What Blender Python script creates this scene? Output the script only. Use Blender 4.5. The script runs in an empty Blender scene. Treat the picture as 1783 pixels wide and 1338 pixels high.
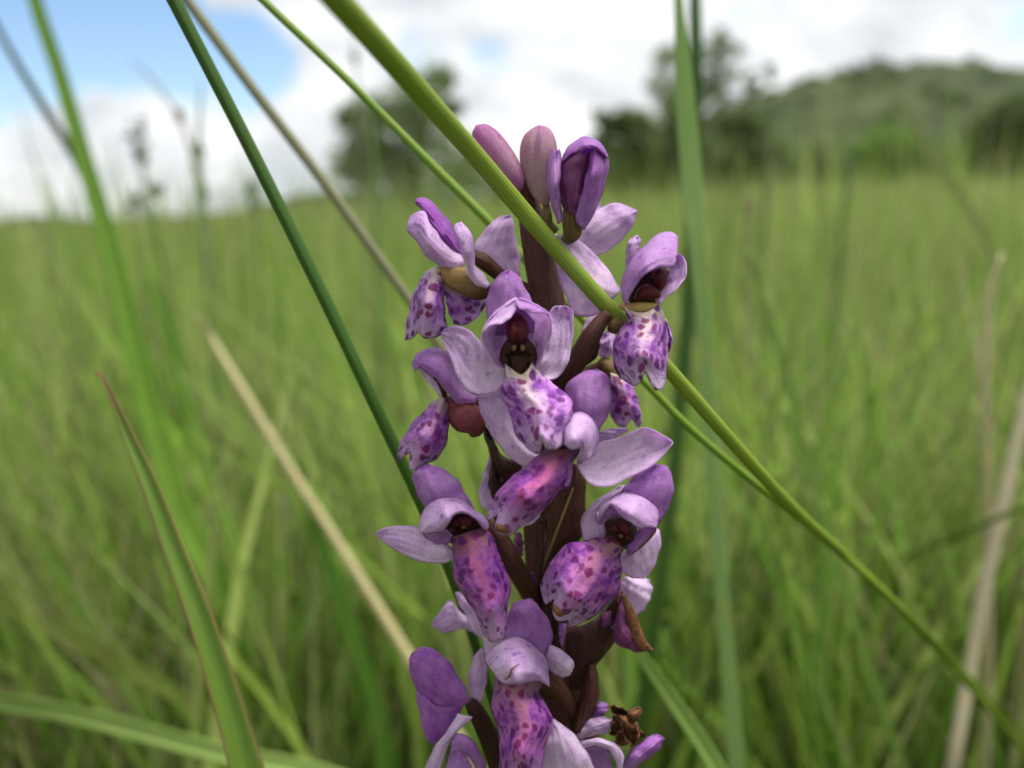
import bpy, math, random
import numpy as np
from mathutils import Vector, Matrix
random.seed(7)
R_ = math.radians
sc = bpy.context.scene
COL = sc.collection

# ------------------------------------------------------------------ camera
F = 1400.0                      # focal length in pixels of the 1783 px frame
CX, CY = 891.5, 669.0
CAM_H, PITCH, ROLL = 0.42, R_(13.0), R_(3.2)
D0 = 0.115                      # distance of the flower spike (m)
cf = Vector((0, math.cos(PITCH), -math.sin(PITCH)))
r0 = Vector((1, 0, 0)); u0 = r0.cross(cf)
cu = (u0 * math.cos(ROLL) + r0 * math.sin(ROLL)).normalized()
cr = (r0 * math.cos(ROLL) - u0 * math.sin(ROLL)).normalized()
CAM = Vector((0, 0, CAM_H)) - Vector((0, D0, 0))
cam_d = bpy.data.cameras.new('camera'); cam = bpy.data.objects.new('camera', cam_d); COL.objects.link(cam)
cam.matrix_world = Matrix(((cr.x, cu.x, -cf.x, CAM.x), (cr.y, cu.y, -cf.y, CAM.y), (cr.z, cu.z, -cf.z, CAM.z), (0, 0, 0, 1)))
cam_d.sensor_width = 36; cam_d.lens = F / 1783 * 36
cam_d.clip_start = 0.004; cam_d.clip_end = 6000
cam_d.dof.use_dof = True; cam_d.dof.focus_distance = D0 - 0.009
cam_d.dof.aperture_fstop = cam_d.lens / 2.6
sc.camera = cam

def pt(px, py, depth):
    return CAM + cf * depth + cr * ((px - CX) / F * depth) + cu * ((CY - py) / F * depth)
def direction(px, py):
    return (pt(px, py, 1.0) - CAM).normalized()

# ------------------------------------------------------------------ node helper
class NT:
    def __init__(s, tree): s.t = tree; s.n = tree.nodes; s.l = tree.links
    def new(s, kind, ins=None, **props):
        n = s.n.new(kind)
        for k, v in props.items(): setattr(n, k, v)
        for k, v in (ins or {}).items(): s.set(n, k, v)
        return n
    def set(s, n, k, v):
        i = n.inputs[k]
        if isinstance(v, bpy.types.NodeSocket): s.l.new(v, i)
        elif isinstance(v, tuple) and len(v) == 3 and i.type == 'RGBA': i.default_value = (*v, 1)
        else: i.default_value = v
    def math(s, op, a, b=0.0, c=0.0, clamp=False):
        n = s.new('ShaderNodeMath', {0: a, 1: b, 2: c}, operation=op, use_clamp=clamp); return n.outputs[0]
    def mix(s, f, a, b, mode='MIX'):
        n = s.new('ShaderNodeMix', data_type='RGBA', blend_type=mode)
        s.set(n, 0, f); s.set(n, 6, a); s.set(n, 7, b); return n.outputs[2]
    def step(s, x, lo, hi, a=0.0, b=1.0):
        n = s.new('ShaderNodeMapRange', {'Value': x, 'From Min': lo, 'From Max': hi, 'To Min': a, 'To Max': b}, interpolation_type='SMOOTHSTEP'); return n.outputs[0]
    def noise(s, vec, scale, detail=3, rough=.5):
        n = s.new('ShaderNodeTexNoise', {'Scale': scale, 'Detail': detail, 'Roughness': rough})
        if vec is not None: s.set(n, 'Vector', vec)
        return n.outputs[0]

# ------------------------------------------------------------------ world: sky with broken cloud
SUN_EL, SUN_AZ = 66, 80     # azimuth clockwise from +Y (high, to the right)
w = bpy.data.worlds.new('World'); sc.world = w; w.use_nodes = True
t = NT(w.node_tree); t.n.clear()
sky = t.new('ShaderNodeTexSky', sky_type='NISHITA', sun_disc=False, sun_elevation=R_(SUN_EL), sun_rotation=R_(SUN_AZ), air_density=1.0, dust_density=0.1, ozone_density=3.0)
geo = t.new('ShaderNodeTexCoord'); dv = geo.outputs['Generated']
nz = t.new('ShaderNodeVectorMath', {0: dv, 1: (1, 1, 2.2)}, operation='MULTIPLY').outputs[0]
n1 = t.noise(nz, 5.0, 6, .55); n2 = t.noise(nz, 1.7, 4, .5); n3 = t.noise(nz, 9.0, 5, .5)
hole = None
for (px, py, rad, amp) in ((-60, 90, 150, 1), (70, 75, 120, 1), (190, 70, 100, 1), (310, 80, 105, 1), (425, 92, 100, 1), (740, 90, 66, .44), (850, 105, 62, .42), (1770, 40, 90, .35), (30, 150, 90, .8)):
    c = direction(px, py)
    dd = t.new('ShaderNodeVectorMath', {0: dv, 1: tuple(c)}, operation='DISTANCE').outputs['Value']
    g = t.step(dd, rad / F * 1.25, rad / F * .35, 0, amp)
    hole = g if hole is None else t.math('MAXIMUM', hole, g)
# away from the picture the same broken cloud goes on
far = t.math('MULTIPLY', t.step(n2, .60, .72, 0, .8), t.step(t.new('ShaderNodeVectorMath', {0: dv, 1: tuple(direction(891, 400))}, operation='DISTANCE').outputs['Value'], .75, 1.0))
hole = t.math('MAXIMUM', hole, far)
hole = t.math('ADD', hole, t.math('MULTIPLY', t.math('SUBTRACT', n1, .5), 2.3))
holef = t.step(hole, .22, .70)
cl = t.new('ShaderNodeValToRGB'); cr_ = cl.color_ramp
cr_.elements[0].position = .40; cr_.elements[0].color = (.335, .355, .375, 1)
cr_.elements[1].position = .58; cr_.elements[1].color = (.53, .535, .54, 1)
t.set(cl, 0, t.math('ADD', t.math('MULTIPLY', n1, .5), t.math('MULTIPLY', n3, .5)))
skyc = t.mix(1.0, sky.outputs[0], (1.0, 1.0, 1.0), 'MULTIPLY')
bg_s = t.new('ShaderNodeBackground', {'Color': skyc, 'Strength': .080})
bg_c = t.new('ShaderNodeBackground', {'Color': cl.outputs[0], 'Strength': 1.0})
mx = t.new('ShaderNodeMixShader', {0: t.math('SUBTRACT', 1.0, holef, clamp=True), 1: bg_s.outputs[0], 2: bg_c.outputs[0]})
out = t.new('ShaderNodeOutputWorld', {'Surface': mx.outputs[0]})
sun_d = bpy.data.lights.new('sun', 'SUN'); sun_d.energy = 3.4; sun_d.angle = R_(30); sun_d.color = (1, .96, .9)
sun = bpy.data.objects.new('sun', sun_d); COL.objects.link(sun)
sd = Vector((math.sin(R_(SUN_AZ)) * math.cos(R_(SUN_EL)), math.cos(R_(SUN_AZ)) * math.cos(R_(SUN_EL)), math.sin(R_(SUN_EL))))
sun.rotation_euler = sd.to_track_quat('Z', 'Y').to_euler()
vs = sc.view_settings; vs.view_transform = 'Standard'; vs.look = 'None'; vs.gamma = 1; vs.use_curve_mapping = False; vs.exposure = 1.15
sc.cycles.max_bounces = 8; sc.cycles.transparent_max_bounces = 8

# ------------------------------------------------------------------ materials
MATS = {}
def mat(name):
    m = bpy.data.materials.new(name); m.use_nodes = True; t = NT(m.node_tree); t.n.clear(); MATS[name] = m; return m, t
def finish(t, colour, rough=.5, trans=.3, bump=None, bstr=.2, bdist=.0004, spec=.35, tcol=None):
    nrm = None
    if bump is not None:
        nrm = t.new('ShaderNodeBump', {'Height': bump, 'Strength': bstr, 'Distance': bdist}).outputs[0]
    p = t.new('ShaderNodeBsdfPrincipled', {'Base Color': colour, 'Roughness': rough, 'Specular IOR Level': spec})
    if nrm: t.set(p, 'Normal', nrm)
    sh = p.outputs[0]
    if trans > 0:
        tr = t.new('ShaderNodeBsdfTranslucent', {'Color': tcol if tcol is not None else colour})
        sh = t.new('ShaderNodeMixShader', {0: trans, 1: sh, 2: tr.outputs[0]}).outputs[0]
    t.new('ShaderNodeOutputMaterial', {'Surface': sh})
def uv(t, name): return t.new('ShaderNodeUVMap', uv_map=name).outputs[0]
def sep(t, v): n = t.new('ShaderNodeSeparateXYZ', {0: v}); return n.outputs[0], n.outputs[1]

def petal_mat(name, pale, violet, vein=.35):
    """object colour: r = how violet all over, g = how violet toward the tip, b = how speckled"""
    m, t = mat(name)
    s, tt = sep(t, uv(t, 'UVMap')); mm = uv(t, 'mm')
    oi = t.new('ShaderNodeObjectInfo'); rgb = t.new('ShaderNodeSeparateColor', {0: oi.outputs['Color']}); rnd = oi.outputs['Random']
    off = t.new('ShaderNodeVectorMath', {0: mm, 1: t.new('ShaderNodeCombineXYZ', {0: t.math('MULTIPLY', rnd, 90), 1: t.math('MULTIPLY', rnd, 37)}).outputs[0]}, operation='ADD').outputs[0]
    big = t.noise(off, .35, 4, .6)
    fine = t.noise(off, 3.0, 4, .6)
    f = t.math('ADD', rgb.outputs[0], t.math('MULTIPLY', rgb.outputs[1], t.step(tt, .15, 1.0)))
    f = t.math('ADD', f, t.math('MULTIPLY', t.math('SUBTRACT', big, .5), .9))
    f = t.math('ADD', f, t.math('MULTIPLY', t.math('SUBTRACT', fine, .5), .35))
    # veins run base to tip, bending a little
    vv = t.math('ADD', t.math('MULTIPLY', s, 34.0), t.math('MULTIPLY', t.noise(off, .7, 3), 14.0))
    vein_ = t.math('POWER', t.math('ABSOLUTE', t.math('SINE', vv)), 10.0)
    f = t.math('ADD', f, t.math('MULTIPLY', vein_, t.math('MULTIPLY', t.step(big, .45, .7), vein)), clamp=True)
    c = t.mix(f, pale, violet)
    cell = t.new('ShaderNodeTexVoronoi', {'Vector': off, 'Scale': 7.0}).outputs['Color']
    c = t.mix(.30, c, t.mix(1.0, c, t.mix(t.new('ShaderNodeSeparateColor', {0: cell}).outputs[0], (.70, .64, .74), (1.35, 1.40, 1.30)), 'MULTIPLY'))
    # margins a little pinker and deeper
    e = t.math('ABSOLUTE', t.math('SUBTRACT', s, .5))
    c = t.mix(t.step(e, .43, .5, 0, .35), c, (.42, .19, .50))
    # pin-prick speckles and larger smudges
    def specks(scale, rad, keep, col, amt, c):
        vo = t.new('ShaderNodeTexVoronoi', {'Vector': off, 'Scale': scale, 'Randomness': 1.0})
        rr = t.new('ShaderNodeSeparateColor', {0: vo.outputs['Color']}).outputs[0]
        d = t.step(vo.outputs['Distance'], rad, rad * .35)
        k = t.math('MULTIPLY', d, t.step(rr, keep, keep + .1))
        k = t.math('MULTIPLY', k, t.math('MULTIPLY', rgb.outputs[2], amt))
        return t.mix(k, c, col)
    c = specks(1.5, .26, .45, (.22, .07, .42), .8, c)
    c = specks(.6, .30, .55, (.27, .11, .50), .75, c)
    spark = t.new('ShaderNodeTexVoronoi', {'Vector': off, 'Scale': 9.0}).outputs['Distance']
    b = t.math('ADD', t.math('MULTIPLY', spark, .7), t.math('ADD', t.math('MULTIPLY', vein_, -.22), t.math('MULTIPLY', fine, .8)))
    finish(t, c, .36, .50, b, .6, .00022, .5)
petal_mat('pale_petal', (.83, .65, .87), (.41, .12, .54))
petal_mat('violet_petal', (.65, .39, .74), (.35, .065, .48), .5)
petal_mat('magenta_petal', (.42, .15, .38), (.23, .03, .19), .4)
petal_mat('bud_skin', (.50, .40, .35), (.42, .10, .35), .9)

def lip_mat():
    """object colour: r = redness of the base, g = amount of white in the middle, b = paleness of tip"""
    m, t = mat('spotted_lip')
    s, tt = sep(t, uv(t, 'UVMap')); mm = uv(t, 'mm')
    oi = t.new('ShaderNodeObjectInfo'); rgb = t.new('ShaderNodeSeparateColor', {0: oi.outputs['Color']}); rnd = oi.outputs['Random']
    off = t.new('ShaderNodeVectorMath', {0: mm, 1: t.new('ShaderNodeCombineXYZ', {0: t.math('MULTIPLY', rnd, 60), 1: t.math('MULTIPLY', rnd, 83)}).outputs[0]}, operation='ADD').outputs[0]
    n = t.noise(off, .6, 4, .6); nf = t.noise(off, 2.6, 4, .6)
    wob = t.new('ShaderNodeVectorMath', {0: off, 1: t.new('ShaderNodeVectorMath', {0: t.new('ShaderNodeTexNoise', {'Vector': off, 'Scale': 1.1}).outputs['Color'], 1: (.9, .9, .9)}, operation='MULTIPLY').outputs[0]}, operation='ADD').outputs[0]
    e = t.math('ABSOLUTE', t.math('SUBTRACT', s, .5))
    eN = t.math('ADD', e, t.math('MULTIPLY', t.math('SUBTRACT', n, .5), .30))
    c = t.mix(t.step(n, .35, .65), t.mix(rgb.outputs[0], (.60, .29, .66), (.50, .12, .46)), t.mix(rgb.outputs[0], (.30, .055, .46), (.23, .025, .34)))
    bl = t.noise(wob, .95, 3, .6)
    # pale tip and margins
    c = t.mix(t.math('MULTIPLY', t.step(t.math('ADD', tt, t.math('MULTIPLY', t.math('SUBTRACT', n, .5), .7)), .62, 1.0), rgb.outputs[2]), c, (.68, .52, .74))
    # stripe down the middle
    stripe = t.math('MULTIPLY', t.step(eN, .25, .0), t.step(tt, .85, .35))
    white = t.mix(rgb.outputs[0], (.76, .58, .66), (.44, .04, .21))
    c = t.mix(t.math('MULTIPLY', stripe, rgb.outputs[1]), c, white)
    base = t.step(t.math('ADD', tt, t.math('MULTIPLY', t.math('SUBTRACT', n, .5), .3)), .30, .02)
    c = t.mix(base, c, t.mix(rgb.outputs[0], (.66, .54, .46), (.17, .014, .05)))
    # spots
    vo = t.new('ShaderNodeTexVoronoi', {'Vector': wob, 'Scale': .68, 'Randomness': .95})
    rr = t.new('ShaderNodeSeparateColor', {0: vo.outputs['Color']})
    rad = t.math('ADD', .20, t.math('MULTIPLY', rr.outputs[1], .28))
    d = t.math('SUBTRACT', vo.outputs['Distance'], rad)
    k = t.math('MULTIPLY', t.step(d, .14, -.10), t.step(rr.outputs[0], .05, .15))
    sc_ = t.mix(t.step(eN, .05, .34), (.21, .004, .11), (.115, .005, .18))
    c = t.mix(t.math('MULTIPLY', t.math('MULTIPLY', t.step(bl, .52, .62), t.step(eN, .06, .2)), .6), c, (.17, .012, .28))
    c = t.mix(t.math('MULTIPLY', k, .92), c, sc_)
    vo2 = t.new('ShaderNodeTexVoronoi', {'Vector': wob, 'Scale': 1.5})
    r2 = t.new('ShaderNodeSeparateColor', {0: vo2.outputs['Color']}).outputs[0]
    c = t.mix(t.math('MULTIPLY', t.math('MULTIPLY', t.step(vo2.outputs['Distance'], .32, .1), t.step(r2, .5, .6)), .7), c, (.19, .03, .33))
    # mid line crease, fine grain
    b = t.math('ADD', t.math('MULTIPLY', n, .8), t.math('ADD', t.math('MULTIPLY', nf, .9), t.math('MULTIPLY', t.new('ShaderNodeTexVoronoi', {'Vector': off, 'Scale': 8.0}).outputs['Distance'], .5)))
    finish(t, c, .40, .30, b, .6, .0003, .4)
lip_mat()

def tissue_mat(name, c1, c2, rough=.45, streak=True, trans=.08, grad=None):
    m, t = mat(name)
    s, tt = sep(t, uv(t, 'UVMap')); mm = uv(t, 'mm')
    sx = t.new('ShaderNodeVectorMath', {0: mm, 1: (2.6, .35, 1)}, operation='MULTIPLY').outputs[0]
    n = t.noise(sx if streak else mm, 1.0, 4, .6); g = t.noise(mm, 5.0, 4, .65)
    c = t.mix(t.step(t.math('ADD', t.math('MULTIPLY', n, .7), t.math('MULTIPLY', g, .3)), .35, .65), c1, c2)
    if grad: c = t.mix(t.step(tt, .15, .9), c, grad)
    finish(t, c, rough, trans, t.math('ADD', n, t.math('MULTIPLY', g, .8)), .6, .0004, .22)
tissue_mat('brown_tissue', (.052, .016, .014), (.100, .036, .026))
tissue_mat('dark_bract', (.024, .007, .008), (.052, .018, .014))
tissue_mat('green_rib', (.17, .15, .04), (.22, .18, .06))
tissue_mat('maroon_column', (.045, .005, .007), (.095, .010, .012), .3, False)
tissue_mat('dark_column', (.022, .006, .004), (.055, .018, .010), .32, False)
tissue_mat('red_spur', (.13, .025, .035), (.20, .05, .055), .4, False)
tissue_mat('tan_spur', (.12, .060, .030), (.22, .13, .045), .4, False, .1)
tissue_mat('side_spur', (.24, .15, .045), (.34, .22, .08), .4, False, .1, (.075, .030, .014))
tissue_mat('yellow_tissue', (.34, .24, .07), (.42, .29, .12), .45, False, .15)
tissue_mat('olive_ovary', (.13, .09, .03), (.20, .14, .045), .45)
tissue_mat('withered', (.06, .022, .012), (.20, .085, .035), .7, False)

def blade_mat():
    """object colour is the pigment of the blade"""
    m, t = mat('grass_leaf')
    s, tt = sep(t, uv(t, 'UVMap')); mm = uv(t, 'mm')
    oi = t.new('ShaderNodeObjectInfo'); base = oi.outputs['Color']
    n = t.noise(t.new('ShaderNodeVectorMath', {0: mm, 1: (3.0, .05, 1)}, operation='MULTIPLY').outputs[0], 1.0, 3)
    big = t.noise(t.new('ShaderNodeVectorMath', {0: mm, 1: (.2, .09, 1)}, operation='MULTIPLY').outputs[0], 1.0, 4, .6)
    c = t.mix(t.step(n, .35, .7, 0, .4), base, t.mix(1.0, base, (1.5, 1.4, 1.5), 'MULTIPLY'))
    c = t.mix(t.step(big, .5, .8, 0, .45), c, t.mix(1.0, base, (1.7, 1.15, .8), 'MULTIPLY'))
    fl = t.noise(t.new('ShaderNodeVectorMath', {0: mm, 1: (1.6, .55, 1)}, operation='MULTIPLY').outputs[0], 1.0, 3, .6)
    c = t.mix(t.step(fl, .63, .70, 0, .55), c, t.mix(1.0, base, (1.6, .75, .5), 'MULTIPLY'))
    rib = t.math('SINE', t.math('MULTIPLY', s, 75.0))
    finish(t, c, .5, .34, t.math('ADD', t.math('MULTIPLY', rib, .4), n), .35, .0002, .25)
blade_mat()
def leaf_edge_mat():
    m, t = mat('red_edged_leaf')
    s, tt = sep(t, uv(t, 'UVMap')); mm = uv(t, 'mm')
    n = t.noise(t.new('ShaderNodeVectorMath', {0: mm, 1: (3.0, .12, 1)}, operation='MULTIPLY').outputs[0], 1.0, 4)
    e = t.math('ADD', t.math('ABSOLUTE', t.math('SUBTRACT', s, .5)), t.math('MULTIPLY', t.math('SUBTRACT', n, .5), .12))
    c = t.mix(n, (.075, .145, .012), (.125, .215, .025))
    c = t.mix(t.step(tt, .97, 1.0, 0, .9), c, (.24, .13, .07))
    c = t.mix(t.math('MULTIPLY', t.step(e, .38, .49), t.step(tt, .55, .92, .0, .8)), c, (.22, .10, .05))
    finish(t, c, .42, .25, n, .4, .0003)
leaf_edge_mat()

def vcol_mat(name, trans=.35, rough=.55, spec=.25):
    m, t = mat(name)
    a = t.new('ShaderNodeVertexColor', layer_name='Col')
    finish(t, a.outputs[0], rough, trans, spec=spec)
vcol_mat('meadow_blades', .48, .65, .12); vcol_mat('tree_leaves', .5, .55, .15)
def ground_mat():
    m, t = mat('meadow_floor')
    p = t.new('ShaderNodeNewGeometry').outputs['Position']
    n = t.noise(p, 9.0, 6, .7); b = t.noise(p, .12, 5, .6)
    c = t.mix(t.step(n, .35, .65), (.035, .040, .014), (.095, .115, .032))
    c = t.mix(t.step(b, .4, .65, 0, .55), c, (.13, .13, .055))
    finish(t, c, .9, 0, n, .6, .02, .1)
ground_mat()
def hill_mat():
    m, t = mat('hillside')
    p = t.new('ShaderNodeNewGeometry').outputs['Position']
    n = t.noise(p, .035, 5, .6); f = t.noise(p, .22, 5, .65)
    c = t.mix(t.step(t.math('ADD', t.math('MULTIPLY', n, .6), t.math('MULTIPLY', f, .4)), .40, .60), (.019, .030, .010), (.046, .061, .021))
    finish(t, c, .9, 0, f, .7, 1.2, .1)
hill_mat()
m, t = mat('bark'); finish(t, t.mix(t.noise(t.new('ShaderNodeTexCoord').outputs['Object'], 6, 5), (.05, .04, .03), (.12, .10, .08)), .9, 0, spec=.1)

# ------------------------------------------------------------------ mesh helpers
def tag(o, label=None, cat=None, group=None, kind=None):
    for k, v in (('label', label), ('category', cat), ('group', group), ('kind', kind)):
        if v: o[k] = v
    return o
ORIGIN = {}
def empty(name, loc, parent=None):
    o = bpy.data.objects.new(name, None); COL.objects.link(o); ORIGIN[o.name] = Vector(loc)
    o.empty_display_size = .005
    o.parent = parent; o.location = Vector(loc) - (ORIGIN[parent.name] if parent else Vector())
    return o
def mesh_obj(name, V, faces, material, parent=None, origin=None, UV=None, MM=None, smooth=True, color=None, cols=None):
    """V: world positions (n,3); UV / MM: per-vertex coordinates"""
    V = np.asarray(V, float)
    O = Vector(origin) if origin is not None else (ORIGIN[parent.name] if parent else Vector(V.mean(0)))
    me = bpy.data.meshes.new(name); me.from_pydata((V - np.array(O)).tolist(), [], faces if isinstance(faces, list) else faces.tolist())
    me.materials.append(MATS[material])
    if smooth: me.polygons.foreach_set('use_smooth', [True] * len(me.polygons))
    li = np.empty(len(me.loops), dtype=np.int32); me.loops.foreach_get('vertex_index', li)
    for nm, arr in (('UVMap', UV), ('mm', MM)):
        if arr is not None:
            l = me.uv_layers.new(name=nm); l.data.foreach_set('uv', np.asarray(arr, np.float32)[li].ravel())
    if cols is not None:
        a = me.color_attributes.new('Col', 'FLOAT_COLOR', 'POINT')
        a.data.foreach_set('color', np.hstack([cols, np.ones((len(cols), 1))]).astype(np.float32).ravel())
    me.update()
    o = bpy.data.objects.new(name, me); COL.objects.link(o); ORIGIN[o.name] = O
    o.parent = parent; o.location = O - (ORIGIN[parent.name] if parent else Vector())
    if color is not None: o.color = (*color, 1)
    return o
def spline(P, n):
    """Catmull-Rom through P (k,m) sampled at n points evenly by length"""
    P = np.asarray(P, float)
    if len(P) == 1: return np.repeat(P, n, 0)
    if len(P) == 2:
        u = np.linspace(0, 1, n)[:, None]; return P[0] * (1 - u) + P[1] * u
    E = np.vstack([2 * P[0] - P[1], P, 2 * P[-1] - P[-2]]); out = []
    for i in range(1, len(E) - 2):
        p0, p1, p2, p3 = E[i - 1:i + 3]; u = np.linspace(0, 1, 16, endpoint=False)[:, None]
        out.append(.5 * (2 * p1 + (p2 - p0) * u + (2 * p0 - 5 * p1 + 4 * p2 - p3) * u * u + (3 * p1 - p0 - 3 * p2 + p3) * u ** 3))
    out.append(P[-1:]); Q = np.vstack(out)
    k = min(P.shape[1], 3)
    L = np.r_[0, np.cumsum(np.linalg.norm(np.diff(Q[:, :k], axis=0), axis=1))]
    return np.stack([np.interp(np.linspace(0, L[-1], n), L, Q[:, j]) for j in range(Q.shape[1])], 1)
def prof(d, n):
    if np.isscalar(d): return np.full(n, float(d))
    d = np.asarray(d, float); return spline(np.stack([np.linspace(0, 1, len(d)), d], 1), 101)[np.linspace(0, 100, n).astype(int), 1] if len(d) > 2 else np.linspace(d[0], d[-1], n)
LEAN = .0082
camv, frv, riv, upv = map(np.array, (CAM, cf, cr, cu))
def unproj(px, py, d):
    """full-frame pixel + millimetres toward the camera from the spike's plane -> world"""
    D = D0 - (d - (py - 600) * LEAN) * 1e-3
    D = np.asarray(D)[..., None]
    return camv + frv * D + riv * ((np.asarray(px) - CX)[..., None] / F * D) + upv * ((CY - np.asarray(py))[..., None] / F * D)
ZS = {0: (0, 0, 1), 1: (660, 190, 580 / 1783), 2: (640, 460, 560 / 1783), 3: (640, 720, 560 / 1783), 4: (640, 960, 560 / 1783)}
def zz(z, P):
    x, y, k = ZS[z]; P = np.asarray(P, float).copy(); P[:, 0] = P[:, 0] * k + x; P[:, 1] = P[:, 1] * k + y; return P
PSEED = [1]
def patch(name, parent, z, L, Rr, T=None, B=None, d=0, cup=1.5, dL=None, dM=None, dR=None, m='pale_petal', col=(.2, .3, .6), rip=.40, nt=30, ns=17, th=.13, label=None):
    """a petal between a left and a right margin, base to tip, its depth set along both margins and down the middle"""
    PSEED[0] += 1; rg = np.random.RandomState(PSEED[0])
    Lp, Rp = spline(zz(z, L), nt), spline(zz(z, Rr), nt)
    s = np.linspace(0, 1, ns)[None, :, None]; tt = np.linspace(0, 1, nt)
    XY = Lp[:, None] * (1 - s) + Rp[:, None] * s
    if T is not None:
        Tp = spline(zz(z, [L[-1]] + list(T) + [Rr[-1]]), ns)
        XY = XY + (tt ** 3)[:, None, None] * (Tp[None] - XY[-1][None])
    if B is not None:
        Bp = spline(zz(z, [L[0]] + list(B) + [Rr[0]]), ns)
        XY = XY + ((1 - tt) ** 3)[:, None, None] * (Bp[None] - XY[0][None])
    dL = prof(d if dL is None else dL, nt); dR = prof(d if dR is None else dR, nt)
    dM = (dL + dR) / 2 + cup * np.sin(np.pi * np.clip(tt * .9 + .08, 0, 1)) if dM is None else prof(dM, nt)
    S = s[0, :, 0][None]
    D = dL[:, None] * (1 - S) * (1 - 2 * S) + dM[:, None] * 4 * S * (1 - S) + dR[:, None] * S * (2 * S - 1)
    e = np.abs(2 * S - 1)
    ph = rg.rand(6) * 6.28
    W = (np.sin(tt[:, None] * 9 + ph[0] + S * 2) * .6 + np.sin(tt[:, None] * 17 + ph[1] - S * 3) * .35 + np.sin(S * 11 + ph[2] + tt[:, None] * 4) * .35 + np.sin(S * 21 + ph[5] + tt[:, None] * 15) * .22 + np.sin(S * 6 - tt[:, None] * 27 + ph[3]) * .2)
    D = D + rip * W * (.3 + .7 * np.maximum(e, tt[:, None] ** 4))
    D = D + .10 * np.sin(S * 30 + ph[4]) * np.sin(np.pi * tt[:, None])
    jit = rip * 2.2
    XY[..., 0] += jit * np.sin(tt[:, None] * 23 + ph[3]) * e ** 3; XY[..., 1] += jit * np.sin(tt[:, None] * 19 + S * 14 + ph[5]) * np.maximum(e ** 3, tt[:, None] ** 6)
    V = unproj(XY[..., 0], XY[..., 1], D).reshape(-1, 3)
    G = V.reshape(nt, ns, 3)
    wid = np.cumsum(np.concatenate([np.zeros((nt, 1)), np.linalg.norm(np.diff(G, axis=1), axis=2)], 1), 1) * 1e3
    wid = wid - wid[:, ns // 2][:, None]
    ln = np.r_[0, np.cumsum(np.linalg.norm(np.diff(G[:, ns // 2], axis=0), axis=1))] * 1e3
    MM = np.stack([wid, np.repeat(ln[:, None], ns, 1)], -1).reshape(-1, 2)
    UV = np.stack([np.repeat(S, nt, 0), np.repeat(tt[:, None], ns, 1)], -1).reshape(-1, 2)
    i, j = np.meshgrid(np.arange(nt - 1), np.arange(ns - 1), indexing='ij'); a = (i * ns + j).ravel()
    faces = np.stack([a, a + ns, a + ns + 1, a + 1], 1)
    o = mesh_obj(name, V, faces, m, parent, None, UV, MM, color=col)
    md = o.modifiers.new('thickness', 'SOLIDIFY'); md.thickness = th * 1e-3; md.offset = 0
    if label: o['label'] = label
    return o
def tube_mesh(C, rad, n=14, seams=(), ridges=0, ridge_amp=.08, flat=1.0, view=None):
    """sweep: C (k,3) centres, rad (k,) radii"""
    C = np.asarray(C, float); k = len(C); T = np.gradient(C, axis=0); T /= np.linalg.norm(T, axis=1)[:, None]
    v = -frv if view is None else np.asarray(view, float)
    A = np.cross(T, v); A /= np.linalg.norm(A, axis=1)[:, None] + 1e-12
    B = np.cross(A, T)
    th = np.linspace(0, 2 * np.pi, n, endpoint=False); f = np.ones(n)
    for sa in seams: f -= .22 * np.exp(-(((th - sa + np.pi) % (2 * np.pi) - np.pi) / .14) ** 2)
    if ridges: f += ridge_amp * np.cos(th * ridges)
    V = C[:, None] + rad[:, None, None] * f[None, :, None] * (A[:, None] * np.sin(th)[None, :, None] + flat * B[:, None] * np.cos(th)[None, :, None])
    faces = []
    for i in range(k - 1):
        for j in range(n): j2 = (j + 1) % n; faces.append((i * n + j, i * n + j2, (i + 1) * n + j2, (i + 1) * n + j))
    faces.append(tuple(range(n))[::-1]); faces.append(tuple((k - 1) * n + j for j in range(n)))
    ln = np.r_[0, np.cumsum(np.linalg.norm(np.diff(C, axis=0), axis=1))]
    arc = th / (2 * np.pi); tri = 1 - np.abs(2 * arc - 1)
    UV = np.stack([np.repeat(tri[None], k, 0), np.repeat((ln / ln[-1])[:, None], n, 1)], -1).reshape(-1, 2)
    MM = np.stack([tri[None] * rad[:, None] * 1e3 * np.pi, np.repeat(ln[:, None] * 1e3, n, 1)], -1).reshape(-1, 2)
    return V.reshape(-1, 3), faces, UV, MM
def ptube(name, parent, z, P, m, d=0, k=26, n=18, seams=(), flat=1.0, col=(.2, .2, .2), origin=None, lump=0, label=None, ridges=0):
    """tube through (x, y, radius[, depth]) in pixels of view z"""
    P = [(p[0], p[1], p[2], p[3] if len(p) > 3 else d) for p in P]
    Q = spline(zz(z, P)[:, [0, 1, 3, 2]], k); kk = ZS[z][2]
    C = unproj(Q[:, 0], Q[:, 1], Q[:, 2]); rad = np.maximum(Q[:, 3] * kk * D0 / F, 2e-5)
    V, f, UV, MM = tube_mesh(C, rad, n, seams, flat=flat, ridges=ridges, ridge_amp=.05)
    if lump:
        rg = np.random.RandomState(int(P[0][0]) + 3); V = V + np.repeat(np.repeat(rg.randn(len(V) // (n // 2) + 1, 3), n // 2, 0)[:len(V)] * .0, 1, 0) + rg.randn(*V.shape) * lump * 1e-3
    o = mesh_obj(name, V, f, m, parent, origin, UV, MM, color=col)
    if label: o['label'] = label
    return o

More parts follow.
